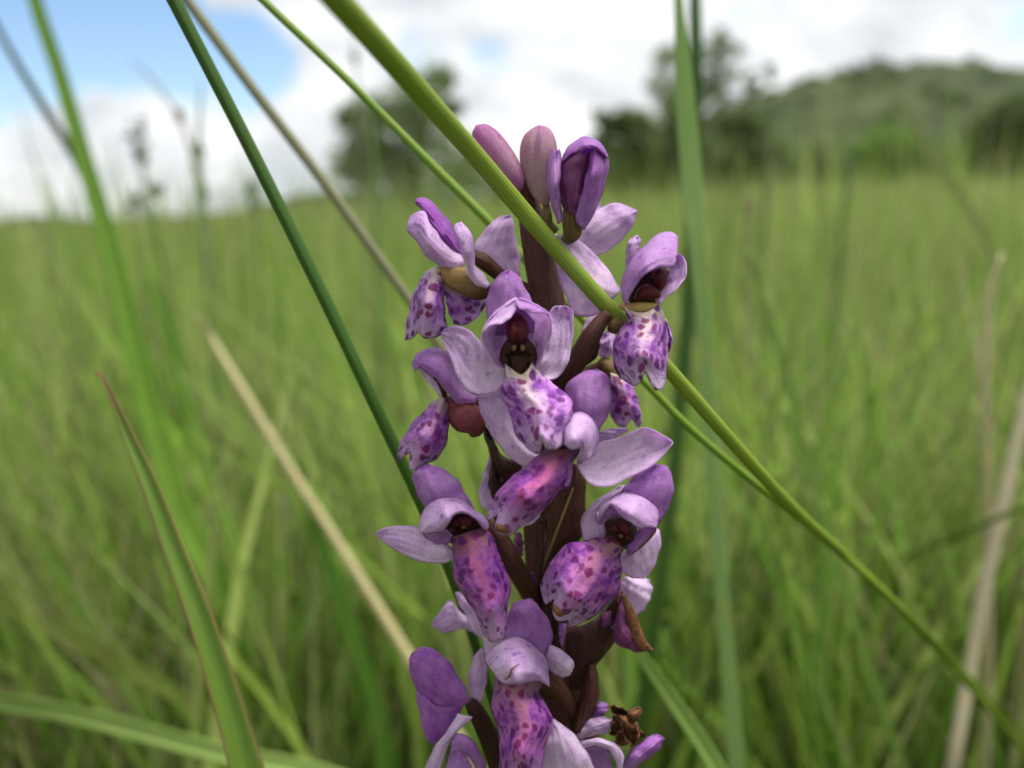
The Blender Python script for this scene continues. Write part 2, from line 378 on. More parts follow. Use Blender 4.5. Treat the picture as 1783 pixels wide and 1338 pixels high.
# ------------------------------------------------------------------ ground, hill
rings = np.r_[0, np.geomspace(.1, 3000, 60)]; na = 96
def ground_z(x, y):
    return 0.01 * np.sin(x * 1.7 + .5) * np.cos(y * 1.3) * np.clip(np.hypot(x, y), 0, 1)
V = []
for r in rings:
    for a in range(na):
        th = a / na * 2 * math.pi; x, y = r * math.cos(th), r * math.sin(th); V.append((x, y, float(ground_z(x, y))))
fs = []
for i in range(len(rings) - 1):
    for a in range(na): b = (a + 1) % na; fs.append((i * na + a, i * na + b, (i + 1) * na + b, (i + 1) * na + a)) if i else fs.append((a, na + a, na + b)[::-1])
g = mesh_obj('meadow_ground', V, fs, 'meadow_floor', origin=(0, 0, 0)); tag(g, kind='structure')

def az_of(px): v = direction(px, 345 + (px - CX) * -.056); return math.atan2(v.x, v.y)
def height_at(px, py, dist):
    """height above camera level subtended by a pixel at a horizontal distance"""
    v = direction(px, py); return CAM_H + v.z / math.hypot(v.x, v.y) * dist
def make_hill(name, keys, dist, depth, nx=150, ny=24, seed=1, back=.5):
    """keys: (px, py) of the crest; a ridge of terrain rising to that crest"""
    rg = np.random.RandomState(seed); ks = sorted(keys)
    az = [az_of(k[0]) for k in ks]; hh = [height_at(k[0], k[1], dist) for k in ks]
    A = np.linspace(az[0], az[-1], nx); H = spline(np.stack([az, hh], 1), 400); H = np.interp(A, H[:, 0], H[:, 1])
    H = np.maximum(H, 0)
    V = []
    for j in range(ny):
        v = j / (ny - 1) * 1.5; dd = dist - depth * (1 - v)
        f = math.sin(min(v, 1) * math.pi / 2) ** 1.3 if v <= 1 else 1 - (v - 1) * back
        for i in range(nx):
            bump = 0 if j == 0 else (math.sin(i * .31 + j * .9) + math.sin(i * .83 - j * .5) + rg.randn() * .5) * .012 * H[i]
            V.append((CAM.x + math.sin(A[i]) * dd, CAM.y + math.cos(A[i]) * dd, -.3 + (H[i] + .3) * f + bump))
    fs = [(j * nx + i, j * nx + i + 1, (j + 1) * nx + i + 1, (j + 1) * nx + i) for j in range(ny - 1) for i in range(nx - 1)]
    o = mesh_obj(name, V, fs, 'hillside', origin=(0, dist, 0)); tag(o, kind='structure'); return np.array(V)
HILL = make_hill('hill', [(850, 348), (980, 318), (1100, 268), (1200, 222), (1280, 190), (1350, 168), (1420, 148), (1500, 133), (1580, 124), (1660, 124), (1740, 132), (1850, 150), (2000, 190), (2200, 240), (2500, 280)], 260, 170)
make_hill('far_ridge', [(-600, 425), (-300, 408), (-100, 388), (0, 384), (60, 375), (150, 380), (300, 377), (420, 366), (480, 350), (540, 336), (620, 334), (720, 338), (850, 340), (960, 335)], 420, 120, seed=4)

def leaf_cloud(P, size, rg, c1, c2, up=.35):
    """loose leaf-sized quads at points P"""
    n = len(P); a = rg.randn(n, 3); a /= np.linalg.norm(a, axis=1)[:, None]
    b = rg.randn(n, 3); b -= (a * b).sum(1)[:, None] * a; b /= np.linalg.norm(b, axis=1)[:, None]
    s = size * rg.uniform(.6, 1.4, n)[:, None]
    V = np.stack([P - a * s, P + b * s * .55, P + a * s, P - b * s * .55], 1).reshape(-1, 3)
    Fc = np.arange(n * 4).reshape(n, 4)
    u = np.repeat(rg.rand(n, 1) ** 1.2, 4, 0); C = np.array(c1) * (1 - u) + np.array(c2) * u
    return V, Fc, C
rg = np.random.RandomState(5)
sel = HILL[rg.choice(len(HILL) * 2 // 3, 150)] + rg.randn(150, 3) * [2, 2, 0]
P = np.vstack([s + [0, 0, .4] + rg.randn(45, 3) * np.array([1.5, 1.5, .8]) * rg.uniform(.5, 1.3) for s in sel])
V, Fc, C = leaf_cloud(P, .6, rg, (.030, .055, .018), (.075, .11, .032))
o = mesh_obj('hill_shrubbery', V, Fc, 'tree_leaves', origin=(0, 200, 0), smooth=False, cols=C); tag(o, kind='stuff')

# ------------------------------------------------------------------ trees and bushes
def tree(name, label, cat, px, base_d, clumps, trunk_top, leaf=.1, per=300, c1=(.09, .14, .055), c2=(.23, .29, .11), trunk_w=.12, seed=0, group=None, limbs=True):
    """clumps: (px, py, radius px) of foliage in the photograph, at the tree's own distance"""
    rg = np.random.RandomState(seed); az = az_of(px); bx, by = CAM.x + math.sin(az) * base_d, CAM.y + math.cos(az) * base_d
    root = empty(name, (bx, by, 0)); tag(root, label, cat, group)
    P = []; cen = []
    for (cx, cy, rr) in clumps:
        c = np.array(CAM) + np.array(direction(cx, cy)) * base_d * 1.0; r = rr * .86 / F * base_d
        c = c + np.array([0, rg.uniform(-1, 1) * r * 1.2, 0]); cen.append(c)
        n = int(per * (rr / 30) ** 1.6) + 40; q = rg.randn(n, 3); q = q / np.linalg.norm(q, axis=1)[:, None] * (rg.rand(n, 1) ** .45) * r
        sub = c + q; P.append(sub[sub[:, 2] > .03])
        for _ in range(3):
            o2 = rg.randn(3) * r * .5; q = rg.randn(n // 5, 3) * r * .3; sub = c + o2 + q; P.append(sub[sub[:, 2] > .03])
    V, Fc, C = leaf_cloud(np.vstack(P), leaf, rg, c1, c2)
    mesh_obj('crown', V, Fc, 'tree_leaves', root, None, smooth=False, cols=C)
    top = np.array(CAM) + np.array(direction(*trunk_top)) * base_d
    B = np.array([bx, by, -.05]); Cc = spline(np.stack([B, B * .5 + top * .5 + rg.randn(3) * [.12, .1, 0], top]), 14)
    Vt, Ft, UV, MM = tube_mesh(Cc, np.linspace(trunk_w, trunk_w * .3, 14), 8)
    if limbs:
        for c in cen:
            st = Cc[rg.randint(4, 12)]; L = spline(np.stack([st, (st + c) / 2 + rg.randn(3) * .08, c]), 6)
            v2, f2, _, _ = tube_mesh(L, np.linspace(trunk_w * .3, trunk_w * .08, 6), 5)
            off = len(Vt); Vt = np.vstack([Vt, v2]); Ft += [tuple(x + off for x in ff) for ff in f2]
    mesh_obj('trunk', Vt, Ft, 'bark', root)
    return root
tree('round_tree', 'dark dense leafy tree behind the thick green stalk', 'tree', 715, 26,
     [(640, 200, 42), (690, 190, 48), (745, 175, 46), (770, 135, 30), (740, 225, 58), (650, 250, 55), (620, 285, 45), (700, 285, 60), (780, 270, 50), (790, 190, 22), (600, 205, 18), (640, 315, 50), (730, 320, 60), (800, 315, 45), (815, 300, 35)],
     (725, 170), .09, 190, seed=11)
tree('open_crowned_tree', 'tall sparse tree with gaps in its crown behind pale blade', 'tree', 1195, 30,
     [(1155, 105, 26), (1150, 150, 30), (1180, 165, 34), (1215, 100, 26), (1248, 78, 22), (1255, 105, 14), (1240, 140, 26), (1290, 88, 12), (1205, 130, 26), (1225, 165, 30), (1275, 130, 12), (1340, 118, 9), (1315, 150, 14), (1310, 128, 8), (1345, 135, 8), (1160, 190, 24)],
     (1205, 110), .09, 150, trunk_w=.13, seed=12)
BT = [('bushy_tree', 'low bushy tree left of the sparse tall tree', 1085, 27, [(1060, 220, 24), (1085, 205, 22), (1110, 215, 26), (1060, 260, 42), (1115, 255, 46), (1080, 295, 50), (1045, 300, 30), (1040, 205, 10)], (1085, 215)),
      ('bushy_tree', 'dark bushy tree under the sparse tall tree', 1185, 29, [(1150, 235, 42), (1195, 220, 44), (1170, 275, 52), (1215, 270, 50), (1145, 300, 45)], (1180, 215)),
      ('bushy_tree', 'dark bushy tree against the foot of the hill slope', 1290, 31, [(1262, 215, 26), (1295, 208, 22), (1325, 220, 20), (1290, 250, 40), (1335, 255, 34), (1260, 285, 40), (1320, 288, 38)], (1290, 205)),
      ('bright_bush', 'brighter green round bush at the foot of the hill', 1540, 34, [(1500, 270, 36), (1545, 255, 40), (1580, 270, 36), (1535, 290, 34)], (1540, 250)),
      ('low_bush', 'low olive bush between dark tree and bright green bush', 1420, 38, [(1385, 285, 28), (1420, 278, 32), (1455, 285, 28)], (1420, 275)),
      ('dark_tree', 'very dark tree cut off by the frame below the hill crest', 1755, 30, [(1745, 205, 30), (1785, 195, 36), (1725, 235, 34), (1770, 245, 44), (1725, 275, 38), (1790, 275, 48), (1830, 220, 50)], (1770, 200)),
      ('low_bush', 'grey green bush left of the very dark tree', 1640, 37, [(1620, 275, 30), (1660, 268, 32), (1690, 278, 26)], (1645, 265)),
      ('low_bush', 'small dark bush between round tree and orchid buds', 860, 33, [(840, 318, 22), (880, 320, 24), (930, 318, 24), (985, 310, 26)], (885, 315))]
for i, (nm, lb, px, dd, cl_, tp) in enumerate(BT):
    br = nm == 'bright_bush'
    tree(nm, lb, 'bush' if 'bush' in nm and 'bushy' not in nm else 'tree', px, dd, cl_, tp, .11, 210, c1=(.09, .17, .035) if br else (.08, .12, .048), c2=(.20, .31, .07) if br else (.20, .26, .095), seed=20 + i)

# ------------------------------------------------------------------ meadow
def project(Pw):
    d = Pw - camv; z = d @ frv; zc = np.where(np.abs(z) < 1e-4, 1e-4, z); return (d @ riv) / zc * F + CX, CY - (d @ upv) / zc * F, z
def meadow(n, seed, ns=5):
    rg = np.random.RandomState(seed)
    r = .16 * (75 / .16) ** (rg.rand(n) ** 1.0)
    front = rg.rand(n) < .80
    az = np.where(front | (r > 8), rg.uniform(-1.0, 1.0, n), rg.uniform(-math.pi, math.pi, n))
    x, y = CAM.x + np.sin(az) * r, CAM.y + np.cos(az) * r
    cl = np.sin(x * 7 + 1) * np.sin(y * 6) + np.sin(x * 2.3) * np.cos(y * 1.9)
    h = np.clip(rg.normal(.29, .06, n) + cl * .022, .12, .42)
    tall = rg.rand(n) < np.where(r > 1.8, .16, .11) + np.where((az < -.18) & (r > .5) & (r < 4), .14, 0); h = np.where(tall, rg.uniform(.38, .60, n) + np.where(r > 2, rg.rand(n) ** 2 * .30, 0), h)
    wd = rg.uniform(.0011, .0029, n) * np.maximum(1, r / 1.6) ** .62; wd = np.where(tall, wd * np.where(r > 1.5, .95, .6), wd); wd = np.where(rg.rand(n) < .07, wd * 2.0, wd)
    lean = (np.abs(rg.normal(0, .21, n)) + .04) * np.where(tall, .5, 1); la = rg.uniform(0, 2 * math.pi, n)
    bend = rg.uniform(.0, .5, n) * np.where(tall, .3, 1)
    fa = rg.uniform(0, 2 * math.pi, n)
    tt = np.linspace(0, 1, ns)
    hx = (lean[:, None] * tt + bend[:, None] * tt ** 2.2 * .8) * h[:, None]
    X = x[:, None] + np.cos(la)[:, None] * hx; Y = y[:, None] + np.sin(la)[:, None] * hx
    Z = h[:, None] * (tt - .22 * bend[:, None] * tt ** 2.5) - .01
    Pm = np.stack([X, Y, Z], -1)
    tf = np.linspace(0, ns - 1, 25); i0 = np.minimum(tf.astype(int), ns - 2); fr = (tf - i0)[None, :, None]
    Pf = Pm[:, i0] * (1 - fr) + Pm[:, i0 + 1] * fr
    px, py, z = project(Pf.reshape(-1, 3)); px, py, z = (q.reshape(n, 25) for q in (px, py, z))
    close = np.linalg.norm(Pf - camv, axis=2).min(1) < .13
    inf = (px > -250) & (px < 2030) & (py > -250) & (py < 1600) & (z > 0)
    bad = (inf & (z < .34)).any(1) | (inf & (z < 2.2) & (py < 240)).any(1) | (inf & (z < .55) & (py < np.where(px < 560, 270, 350))).any(1)
    keep = ~bad & ~close & (np.hypot(x, y) > .02)
    Pm, wd, fa, tall, r = Pm[keep], wd[keep], fa[keep], tall[keep], r[keep]; n = len(Pm)
    pi = rg.choice(7, n, p=[.22, .22, .16, .12, .10, .11, .07]); wd = np.where((pi == 4) | (pi == 6), np.minimum(wd * .62, .0011 * np.maximum(1, r / 1.6) ** .62), wd)
    side = np.stack([np.cos(fa), np.sin(fa), np.zeros(n)], -1)
    wp = np.array([.75, 1, .9, .6, .06])[None, :, None] * wd[:, None, None] * .5 * 2
    A = Pm - side[:, None] * wp; B = Pm + side[:, None] * wp
    V = np.stack([A, B], 2).reshape(-1, 3)
    base = (np.arange(n) * ns * 2)[:, None]; k = np.arange(ns - 1)[None] * 2
    a = (base + k).ravel(); Fc = np.stack([a, a + 1, a + 3, a + 2], 1)
    pal = np.array([(.155, .27, .035), (.225, .325, .055), (.31, .385, .105), (.065, .14, .016), (.42, .38, .22), (.185, .335, .055), (.28, .28, .13)])
    c = pal[pi] * rg.uniform(.7, 1.4, (n, 1)) * (1 + .16 * cl[keep])[:, None]
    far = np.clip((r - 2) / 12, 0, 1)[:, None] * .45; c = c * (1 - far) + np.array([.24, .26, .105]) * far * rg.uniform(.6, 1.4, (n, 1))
    tip = np.array([.21, .19, .10]); u = tt[None, :, None] ** 3 * (rg.rand(n, 1, 1) < .45) * .8
    C = c[:, None] * (1 - u) + tip * u
    C = np.repeat(C[:, :, None], 2, 2).reshape(-1, 3)
    o = mesh_obj('meadow_grass', V, Fc, 'meadow_blades', origin=(0, 0, 0), cols=C); tag(o, kind='stuff'); return o
meadow(60000, 3)

# ------------------------------------------------------------------ single grass stalks and blades
def lay(P, n):
    Q = spline([(p[0], p[1], p[2], p[3]) for p in P], n)
    return np.array([pt(q[0], q[1], q[2]) for q in Q]), Q[:, 3]
def to_ground(C, w, k=10):
    """carry a stem that leaves the picture downward on to the soil"""
    e = C[-1]; dv_ = C[-1] - C[-4]; dv_ /= np.linalg.norm(dv_)
    if e[2] < .01: return C, w
    L = e[2] * 1.15; tt = np.linspace(0, 1, k + 1)[1:, None]
    end = np.array([e[0] + dv_[0] * L * .45, e[1] + abs(dv_[1]) * L * .3, -.005])
    mid = e + dv_ * L * .35; mid[2] = max(mid[2], e[2] * .4)
    X = e * (1 - tt) ** 2 + mid * 2 * tt * (1 - tt) + end * tt ** 2
    return np.vstack([C, X]), np.r_[w, np.full(k, w[-1])]
def stalk(label, P, colr, ridges=0, cat='grass stalk', group=None, n=44, name='grass_stalk', ground=True):
    """round stem: (px, py, distance m, diameter mm), ending at the root"""
    C, wv = lay(P, n)
    if ground: C, wv = to_ground(C, wv)
    V, f, UV, MM = tube_mesh(C, wv * .5e-3, 20, ridges=ridges, ridge_amp=.07)
    o = mesh_obj(name, V, f, 'grass_leaf', None, C[-1], UV, MM, color=colr); return tag(o, label, cat, group)
def blade(label, P, colr, fold=.25, turn=0., cat='grass blade', group=None, n=44, name='grass_strand', m='grass_leaf', ground=True, th=.18):
    """flat leaf: (px, py, distance m, width mm), tip first, root last; folded along its middle"""
    C, wv = lay(P, n)
    if ground: C, wv = to_ground(C, wv)
    T = np.gradient(C, axis=0); T /= np.linalg.norm(T, axis=1)[:, None]
    A = np.cross(T, -frv); A /= np.linalg.norm(A, axis=1)[:, None]; B = np.cross(A, T)
    tw = turn + np.linspace(-.25, .25, len(C))
    A, B = A * np.cos(tw)[:, None] + B * np.sin(tw)[:, None], B * np.cos(tw)[:, None] - A * np.sin(tw)[:, None]
    ss = np.linspace(-1, 1, 7); hw = wv[:, None, None] * .5e-3
    V = C[:, None] + hw * (A[:, None] * ss[None, :, None] + B[:, None] * (fold * np.abs(ss) ** 1.3)[None, :, None])
    k, ns = len(C), 7; i, j = np.meshgrid(np.arange(k - 1), np.arange(ns - 1), indexing='ij'); a = (i * ns + j).ravel()
    Fc = np.stack([a, a + 1, a + ns + 1, a + ns], 1)
    ln = np.r_[0, np.cumsum(np.linalg.norm(np.diff(C, axis=0), axis=1))]
    UV = np.stack([np.repeat((ss * .5 + .5)[None], k, 0), np.repeat((1 - ln / ln[-1])[:, None], ns, 1)], -1).reshape(-1, 2)
    MM = np.stack([ss[None] * wv[:, None] * .5, np.repeat(ln[:, None] * 1e3, ns, 1)], -1).reshape(-1, 2)
    o = mesh_obj(name, V.reshape(-1, 3), Fc, m, None, C[-1], UV, MM, color=colr)
    md = o.modifiers.new('thickness', 'SOLIDIFY'); md.thickness = th * 1e-3; md.offset = 0
    return tag(o, label, cat, group)
D = D0
GR = 'grass stalks crossing in front of and behind the orchid'
GB = 'grass blades around the orchid'
stalk('thick bright green stalk crossing in front of the orchid buds', [(455, -150, .062, 2.45), (580, -8, .073, 2.5), (700, 125, .086, 2.5), (850, 297, .101, 2.45), (960, 425, .107, 2.35), (1088, 568, .110, 2.2), (1165, 645, .113, 2.1), (1275, 770, .122, 2.0), (1380, 885, .138, 2.0), (1490, 985, .165, 1.9), (1600, 1095, .20, 1.9), (1783, 1305, .26, 1.9)], (.20, .285, .035), group=GR, n=70)
stalk('thin bright green stalk passing behind the flowers', [(345, -110, .125, 1.25), (452, -5, .128, 1.25), (600, 135, .130, 1.3), (730, 265, .131, 1.4), (850, 385, .131, 1.5), (960, 500, .131, 1.4), (1125, 668, .131, 1.3), (1200, 745, .132, 1.3), (1300, 830, .137, 1.3), (1400, 910, .147, 1.3), (1520, 1015, .17, 1.3), (1640, 1130, .21, 1.3), (1790, 1290, .27, 1.3)], (.17, .28, .03), group=GR, n=70)
stalk('dark green ridged stalk falling across the left of the spike', [(235, -130, .112, 2.0), (300, -4, .115, 1.95), (430, 248, .119, 1.95), (560, 510, .121, 1.9), (650, 700, .122, 1.85), (730, 870, .123, 1.8), (790, 1010, .124, 1.7), (830, 1130, .126, 1.6), (880, 1290, .13, 1.6), (905, 1380, .135, 1.6)], (.042, .105, .012), ridges=7, group=GR, n=60)
stalk('tan and green stalk running from the top edge to the upper left flower', [(250, -90, .165, 2.3), (322, -4, .17, 2.3), (450, 168, .172, 2.3), (560, 312, .174, 2.3), (640, 422, .175, 2.2), (712, 522, .176, 2.0), (770, 610, .178, 1.8), (900, 800, .185, 1.8), (1040, 1000, .20, 1.8), (1118, 1150, .205, 1.6), (1180, 1240, .21, 1.6), (1255, 1350, .22, 1.6)], (.19, .20, .11), group=GR, n=60)
stalk('straw coloured dry stalk sloping left of the orchid', [(340, 545, .33, .6), (365, 585, .34, 2.6), (395, 635, .335, 3.4), (440, 710, .33, 3.7), (510, 825, .325, 3.8), (600, 965, .32, 4.2), (715, 1150, .31, 4.2), (790, 1270, .30, 4.2), (850, 1370, .30, 4.2)], (.40, .37, .19), cat='dry stalk', name='dry_stalk', group='dry straw stalks')
blade('green leaf with reddish margins and withered tip, lower left', [(164, 645, .138, .25), (178, 655, .138, .5), (196, 695, .138, 1.1), (222, 755, .138, 1.9), (262, 845, .137, 2.7), (303, 955, .136, 3.3), (348, 1073, .135, 3.9), (398, 1230, .134, 4.6), (432, 1350, .133, 5.2)], (.1, .17, .02), fold=.45, turn=.35, m='red_edged_leaf', group=GB)
blade('broad pale green upright blade right of the orchid', [(1176, -140, 0.190, 1.00), (1182, -5, 0.190, 2.01), (1193, 150, 0.194, 4.51), (1205, 300, 0.198, 5.35), (1216, 420, 0.198, 4.51), (1226, 560, 0.201, 3.68), (1237, 740, 0.205, 3.68), (1248, 900, 0.209, 3.85), (1258, 1050, 0.213, 3.85), (1272, 1200, 0.217, 4.01), (1285, 1350, 0.220, 4.18)], (.33, .47, .17), fold=.3, turn=-.45, group=GB)
blade('darker green blade standing just behind the pale upright blade', [(1212, -130, .30, 2), (1211, -5, .30, 4.5), (1212, 120, .30, 5.2), (1208, 330, .31, 5.4), (1200, 520, .315, 5.8), (1185, 700, .32, 6.0), (1165, 900, .325, 6.2), (1140, 1080, .33, 6.2), (1110, 1300, .34, 6.2), (1100, 1400, .345, 6.2)], (.075, .15, .03), fold=.3, turn=-.3, group=GB)
blade('blurred tall green blade crossing the sky at left', [(48, -100, .40, 5), (62, 0, .40, 7), (105, 130, .40, 7.5), (150, 285, .40, 8.5), (190, 420, .40, 10), (225, 560, .40, 12), (270, 740, .40, 13), (318, 900, .40, 14), (390, 1040, .40, 14), (430, 1200, .40, 14), (450, 1350, .40, 14)], (.14, .27, .03), fold=.25, turn=.3, group=GB)
blade('blurred grey green blade leaning in from the left edge', [(-60, -70, .45, 4), (0, 55, .45, 5), (70, 175, .45, 6), (135, 280, .45, 7), (180, 380, .44, 8), (215, 520, .43, 8), (250, 700, .42, 8), (300, 900, .42, 8), (350, 1200, .42, 8), (380, 1380, .42, 8)], (.12, .17, .08), fold=.2, turn=-.3, group=GB)
blade('dark green wide blade low in the left grass', [(255, 470, .58, 3), (290, 560, .57, 10), (330, 740, .56, 15), (375, 900, .55, 18), (395, 1080, .55, 18), (400, 1250, .55, 17), (400, 1380, .55, 16)], (.12, .25, .025), fold=.2, turn=.2, group=GB)
blade('light green narrow blade sloping down the right meadow', [(1300, 430, .34, .8), (1318, 490, .34, 2.6), (1352, 600, .34, 3.2), (1392, 750, .34, 3.6), (1430, 900, .34, 3.8), (1475, 1050, .34, 4), (1525, 1200, .34, 4), (1580, 1360, .34, 4)], (.15, .26, .05), fold=.25, turn=.2, group=GB)
blade('bent yellow green blade tip in front of the hill', [(1545, 150, .75, 2), (1575, 200, .75, 7), (1620, 265, .75, 10), (1665, 335, .75, 10), (1715, 420, .75, 10), (1760, 540, .75, 10), (1800, 700, .75, 10)], (.16, .20, .06), fold=.2, turn=.2, group=GB)
stalk('grey dry stalk slanting at the right edge', [(1850, 480, .325, 2.5), (1790, 690, .322, 4), (1750, 860, .32, 5.2), (1715, 1020, .318, 5.2), (1690, 1160, .315, 5), (1665, 1300, .31, 5), (1650, 1380, .31, 5)], (.50, .46, .32), cat='dry stalk', name='dry_stalk', group='dry straw stalks')
stalk('upright dry stalk left of the grey slanting one', [(1745, 440, .335, 1.2), (1722, 520, .335, 3), (1716, 700, .335, 3.6), (1718, 900, .335, 3.8), (1720, 1150, .335, 4), (1712, 1370, .335, 4)], (.42, .40, .22), cat='dry stalk', name='dry_stalk', group='dry straw stalks')
stalk('dark green twig curving in from the right edge', [(1880, 830, .30, 1.4), (1783, 882, .30, 2.0), (1730, 906, .31, 2.0), (1660, 938, .33, 2.0), (1590, 965, .37, 2.0), (1530, 1010, .42, 2.0), (1480, 1100, .46, 2.0)], (.10, .18, .03), cat='grass stalk', group=GR)
blade('pale green blade lying across the bottom left corner', [(-120, 1190, .30, 5), (0, 1222, .29, 6.2), (110, 1240, .28, 6.2), (250, 1275, .27, 6.2), (400, 1315, .26, 6), (530, 1340, .255, 6), (640, 1375, .25, 6)], (.26, .38, .10), fold=.3, turn=.2, group=GB)
blade('olive blade sloping down from the left edge', [(-100, 990, .36, 3), (0, 1048, .36, 6.0), (100, 1098, .36, 6.4), (220, 1160, .36, 6.4), (330, 1228, .36, 6.4), (400, 1290, .36, 6), (480, 1380, .36, 6)], (.14, .19, .03), fold=.2, turn=.3, group=GB)
blade('green blade with dark rib below the wilted flower', [(1100, 1115, .175, .8), (1130, 1160, .175, 2.4), (1175, 1225, .175, 3.2), (1225, 1300, .175, 3.6), (1260, 1360, .175, 3.8)], (.20, .31, .07), fold=.3, turn=.1, group=GB)
blade('bright green upright blade low behind the spike at right', [(1165, 960, .40, 2), (1158, 1050, .40, 7), (1150, 1180, .40, 9), (1142, 1370, .40, 9)], (.17, .29, .06), fold=.2, group=GB)
blade('slender green blade rising right in the lower left grass', [(560, 1000, .40, 1.5), (535, 1060, .40, 4), (500, 1160, .40, 6), (465, 1260, .40, 6), (440, 1370, .40, 6)], (.14, .25, .06), fold=.2, group=GB)
blade('green blade with pale edge leaning behind the straw stalk', [(515, 800, .36, 2), (545, 900, .36, 6), (590, 1030, .36, 7), (640, 1180, .36, 7), (690, 1370, .36, 7)], (.11, .24, .03), fold=.2, group=GB)
# thin seeding stems that stand against the sky
SS = [('thin stem with dark seed head against the left cloud', 'seed', [(238, 215, .62, 1), (250, 300, .62, 1.6), (275, 420, .62, 2), (310, 620, .62, 2.2), (340, 800, .62, 2.2)], [(238, 235, 26), (246, 270, 18)], (.07, .10, .04)),
      ('thin stem with green seed head low at left', 'seed', [(228, 330, .60, 1), (240, 420, .60, 1.8), (262, 560, .6, 2.2), (290, 760, .6, 2.2)], [(232, 352, 22), (275, 332, 12)], (.09, .14, .045)),
      ('upright green stem with narrow spikelet left of the dark stalk', 'spike', [(350, 140, .55, 1.2), (346, 250, .55, 3), (350, 340, .55, 4.2), (356, 420, .55, 4.2), (370, 600, .55, 4), (385, 800, .55, 4)], [(348, 262, 10), (352, 335, 12)], (.13, .21, .07)),
      ('arched straw coloured stem against the left cloud', 'spike', [(228, 105, .58, 1), (262, 135, .58, 2), (300, 185, .58, 2.5), (330, 250, .58, 3), (348, 330, .58, 3), (362, 440, .58, 3), (372, 620, .58, 3)], [(312, 200, 8)], (.24, .22, .13)),
      ('short green seed head rising between the two left stalks', 'seed', [(440, 310, .7, 1.4), (442, 360, .7, 3), (450, 450, .7, 3), (460, 640, .7, 3)], [(440, 330, 12), (443, 352, 11)], (.10, .16, .05)),
      ('pale green stem standing before the round tree', 'spike', [(640, 200, .6, 1.4), (652, 290, .6, 4), (658, 420, .6, 5), (664, 560, .6, 5), (672, 760, .6, 5)], [(652, 300, 9)], (.12, .20, .06)),
      ('faint thin stem crossing the cloud beside the thick stalk', 'spike', [(612, 30, .9, 1.6), (622, 150, .9, 3), (632, 300, .9, 3.5), (640, 500, .9, 3.5)], [(618, 100, 8)], (.16, .19, .10)),
      ('faint pale stem right of the round tree', 'spike', [(770, 230, .7, 1.6), (776, 310, .7, 4), (780, 430, .7, 5), (785, 560, .7, 5)], [(776, 300, 8)], (.15, .22, .09)),
      ('pale stem in front of the hill slope', 'spike', [(1352, 160, .8, 1.6), (1342, 240, .8, 5), (1334, 340, .8, 6), (1325, 480, .8, 6), (1318, 640, .8, 6)], [(1344, 225, 8)], (.13, .18, .07)),
      ('green stem rising before the bright bush', 'spike', [(1485, 240, .8, 1.6), (1478, 300, .8, 5), (1466, 400, .8, 6), (1455, 560, .8, 6)], [(1480, 290, 9)], (.12, .19, .06)),
      ('yellowish stem beside the low trees', 'spike', [(1290, 270, .7, 1.4), (1278, 340, .7, 4), (1265, 430, .7, 5), (1250, 600, .7, 5)], [(1280, 330, 8)], (.18, .22, .07)),
      ('thin pinkish seeding stem in the right meadow', 'spike', [(1306, 330, .6, 1.2), (1303, 380, .6, 3), (1300, 480, .6, 3.2), (1298, 640, .6, 3.2)], [(1304, 360, 8)], (.24, .20, .13))]
def seed_head(parent, C, wv, centres, colr, seed):
    rg = np.random.RandomState(seed); P = []
    for (cx, cy, rr) in centres:
        d_ = np.linalg.norm(C[5] - camv); c = np.array(pt(cx, cy, d_)); r = rr / F * d_
        P.append(c + rg.randn(34, 3) * r * np.array([.35, .35, .55]))
    V, Fc, Cc = leaf_cloud(np.vstack(P), .0035, rg, np.array(colr) * .7, np.array(colr) * 1.3)
    mesh_obj('seed_head', V, Fc, 'tree_leaves', parent, None, smooth=False, cols=Cc)
for i, (lb, kd, Pp, cc, colr) in enumerate(SS):
    o = stalk(lb, Pp, colr, cat='grass stem', group='thin seeding grass stems', name='seeding_stem', n=30)
    C, wv = lay(Pp, 30); seed_head(o, C, wv, cc, colr, 60 + i)

# ------------------------------------------------------------------ the orchid
STEM = [(915, 330, 14), (925, 380, 22), (938, 450, 26), (955, 535, 30), (958, 640, 32), (950, 780, 33), (945, 900, 35), (957, 1040, 38), (982, 1180, 44), (1000, 1338, 47), (1006, 1420, 47)]
Cs = spline([(p[0], p[1], p[2]) for p in STEM], 50)
Cw = unproj(Cs[:, 0], Cs[:, 1], np.full(50, -1.0)); rw = Cs[:, 2] * D0 / F
e = Cw[-1]; dn = (Cw[-1] - Cw[-3]); dn /= np.linalg.norm(dn)
tt = np.linspace(0, 1, 14)[1:, None]; end = np.array([e[0] + dn[0] * .12, e[1] + .012, -.006]); mid = e + dn * e[2] * .5
ext = e * (1 - tt) ** 2 + mid * 2 * tt * (1 - tt) + end * tt ** 2
SPINE = np.vstack([Cw, ext])
orchid = empty('orchid', (end[0], end[1], 0))
tag(orchid, 'purple spotted orchid in flower standing in tall meadow grass', 'orchid')
V, f, UV, MM = tube_mesh(SPINE, np.r_[rw, np.full(13, rw[-1] * 1.05)], 20, ridges=5, ridge_amp=.05)
mesh_obj('stem', V, f, 'brown_tissue', orchid, None, UV, MM)
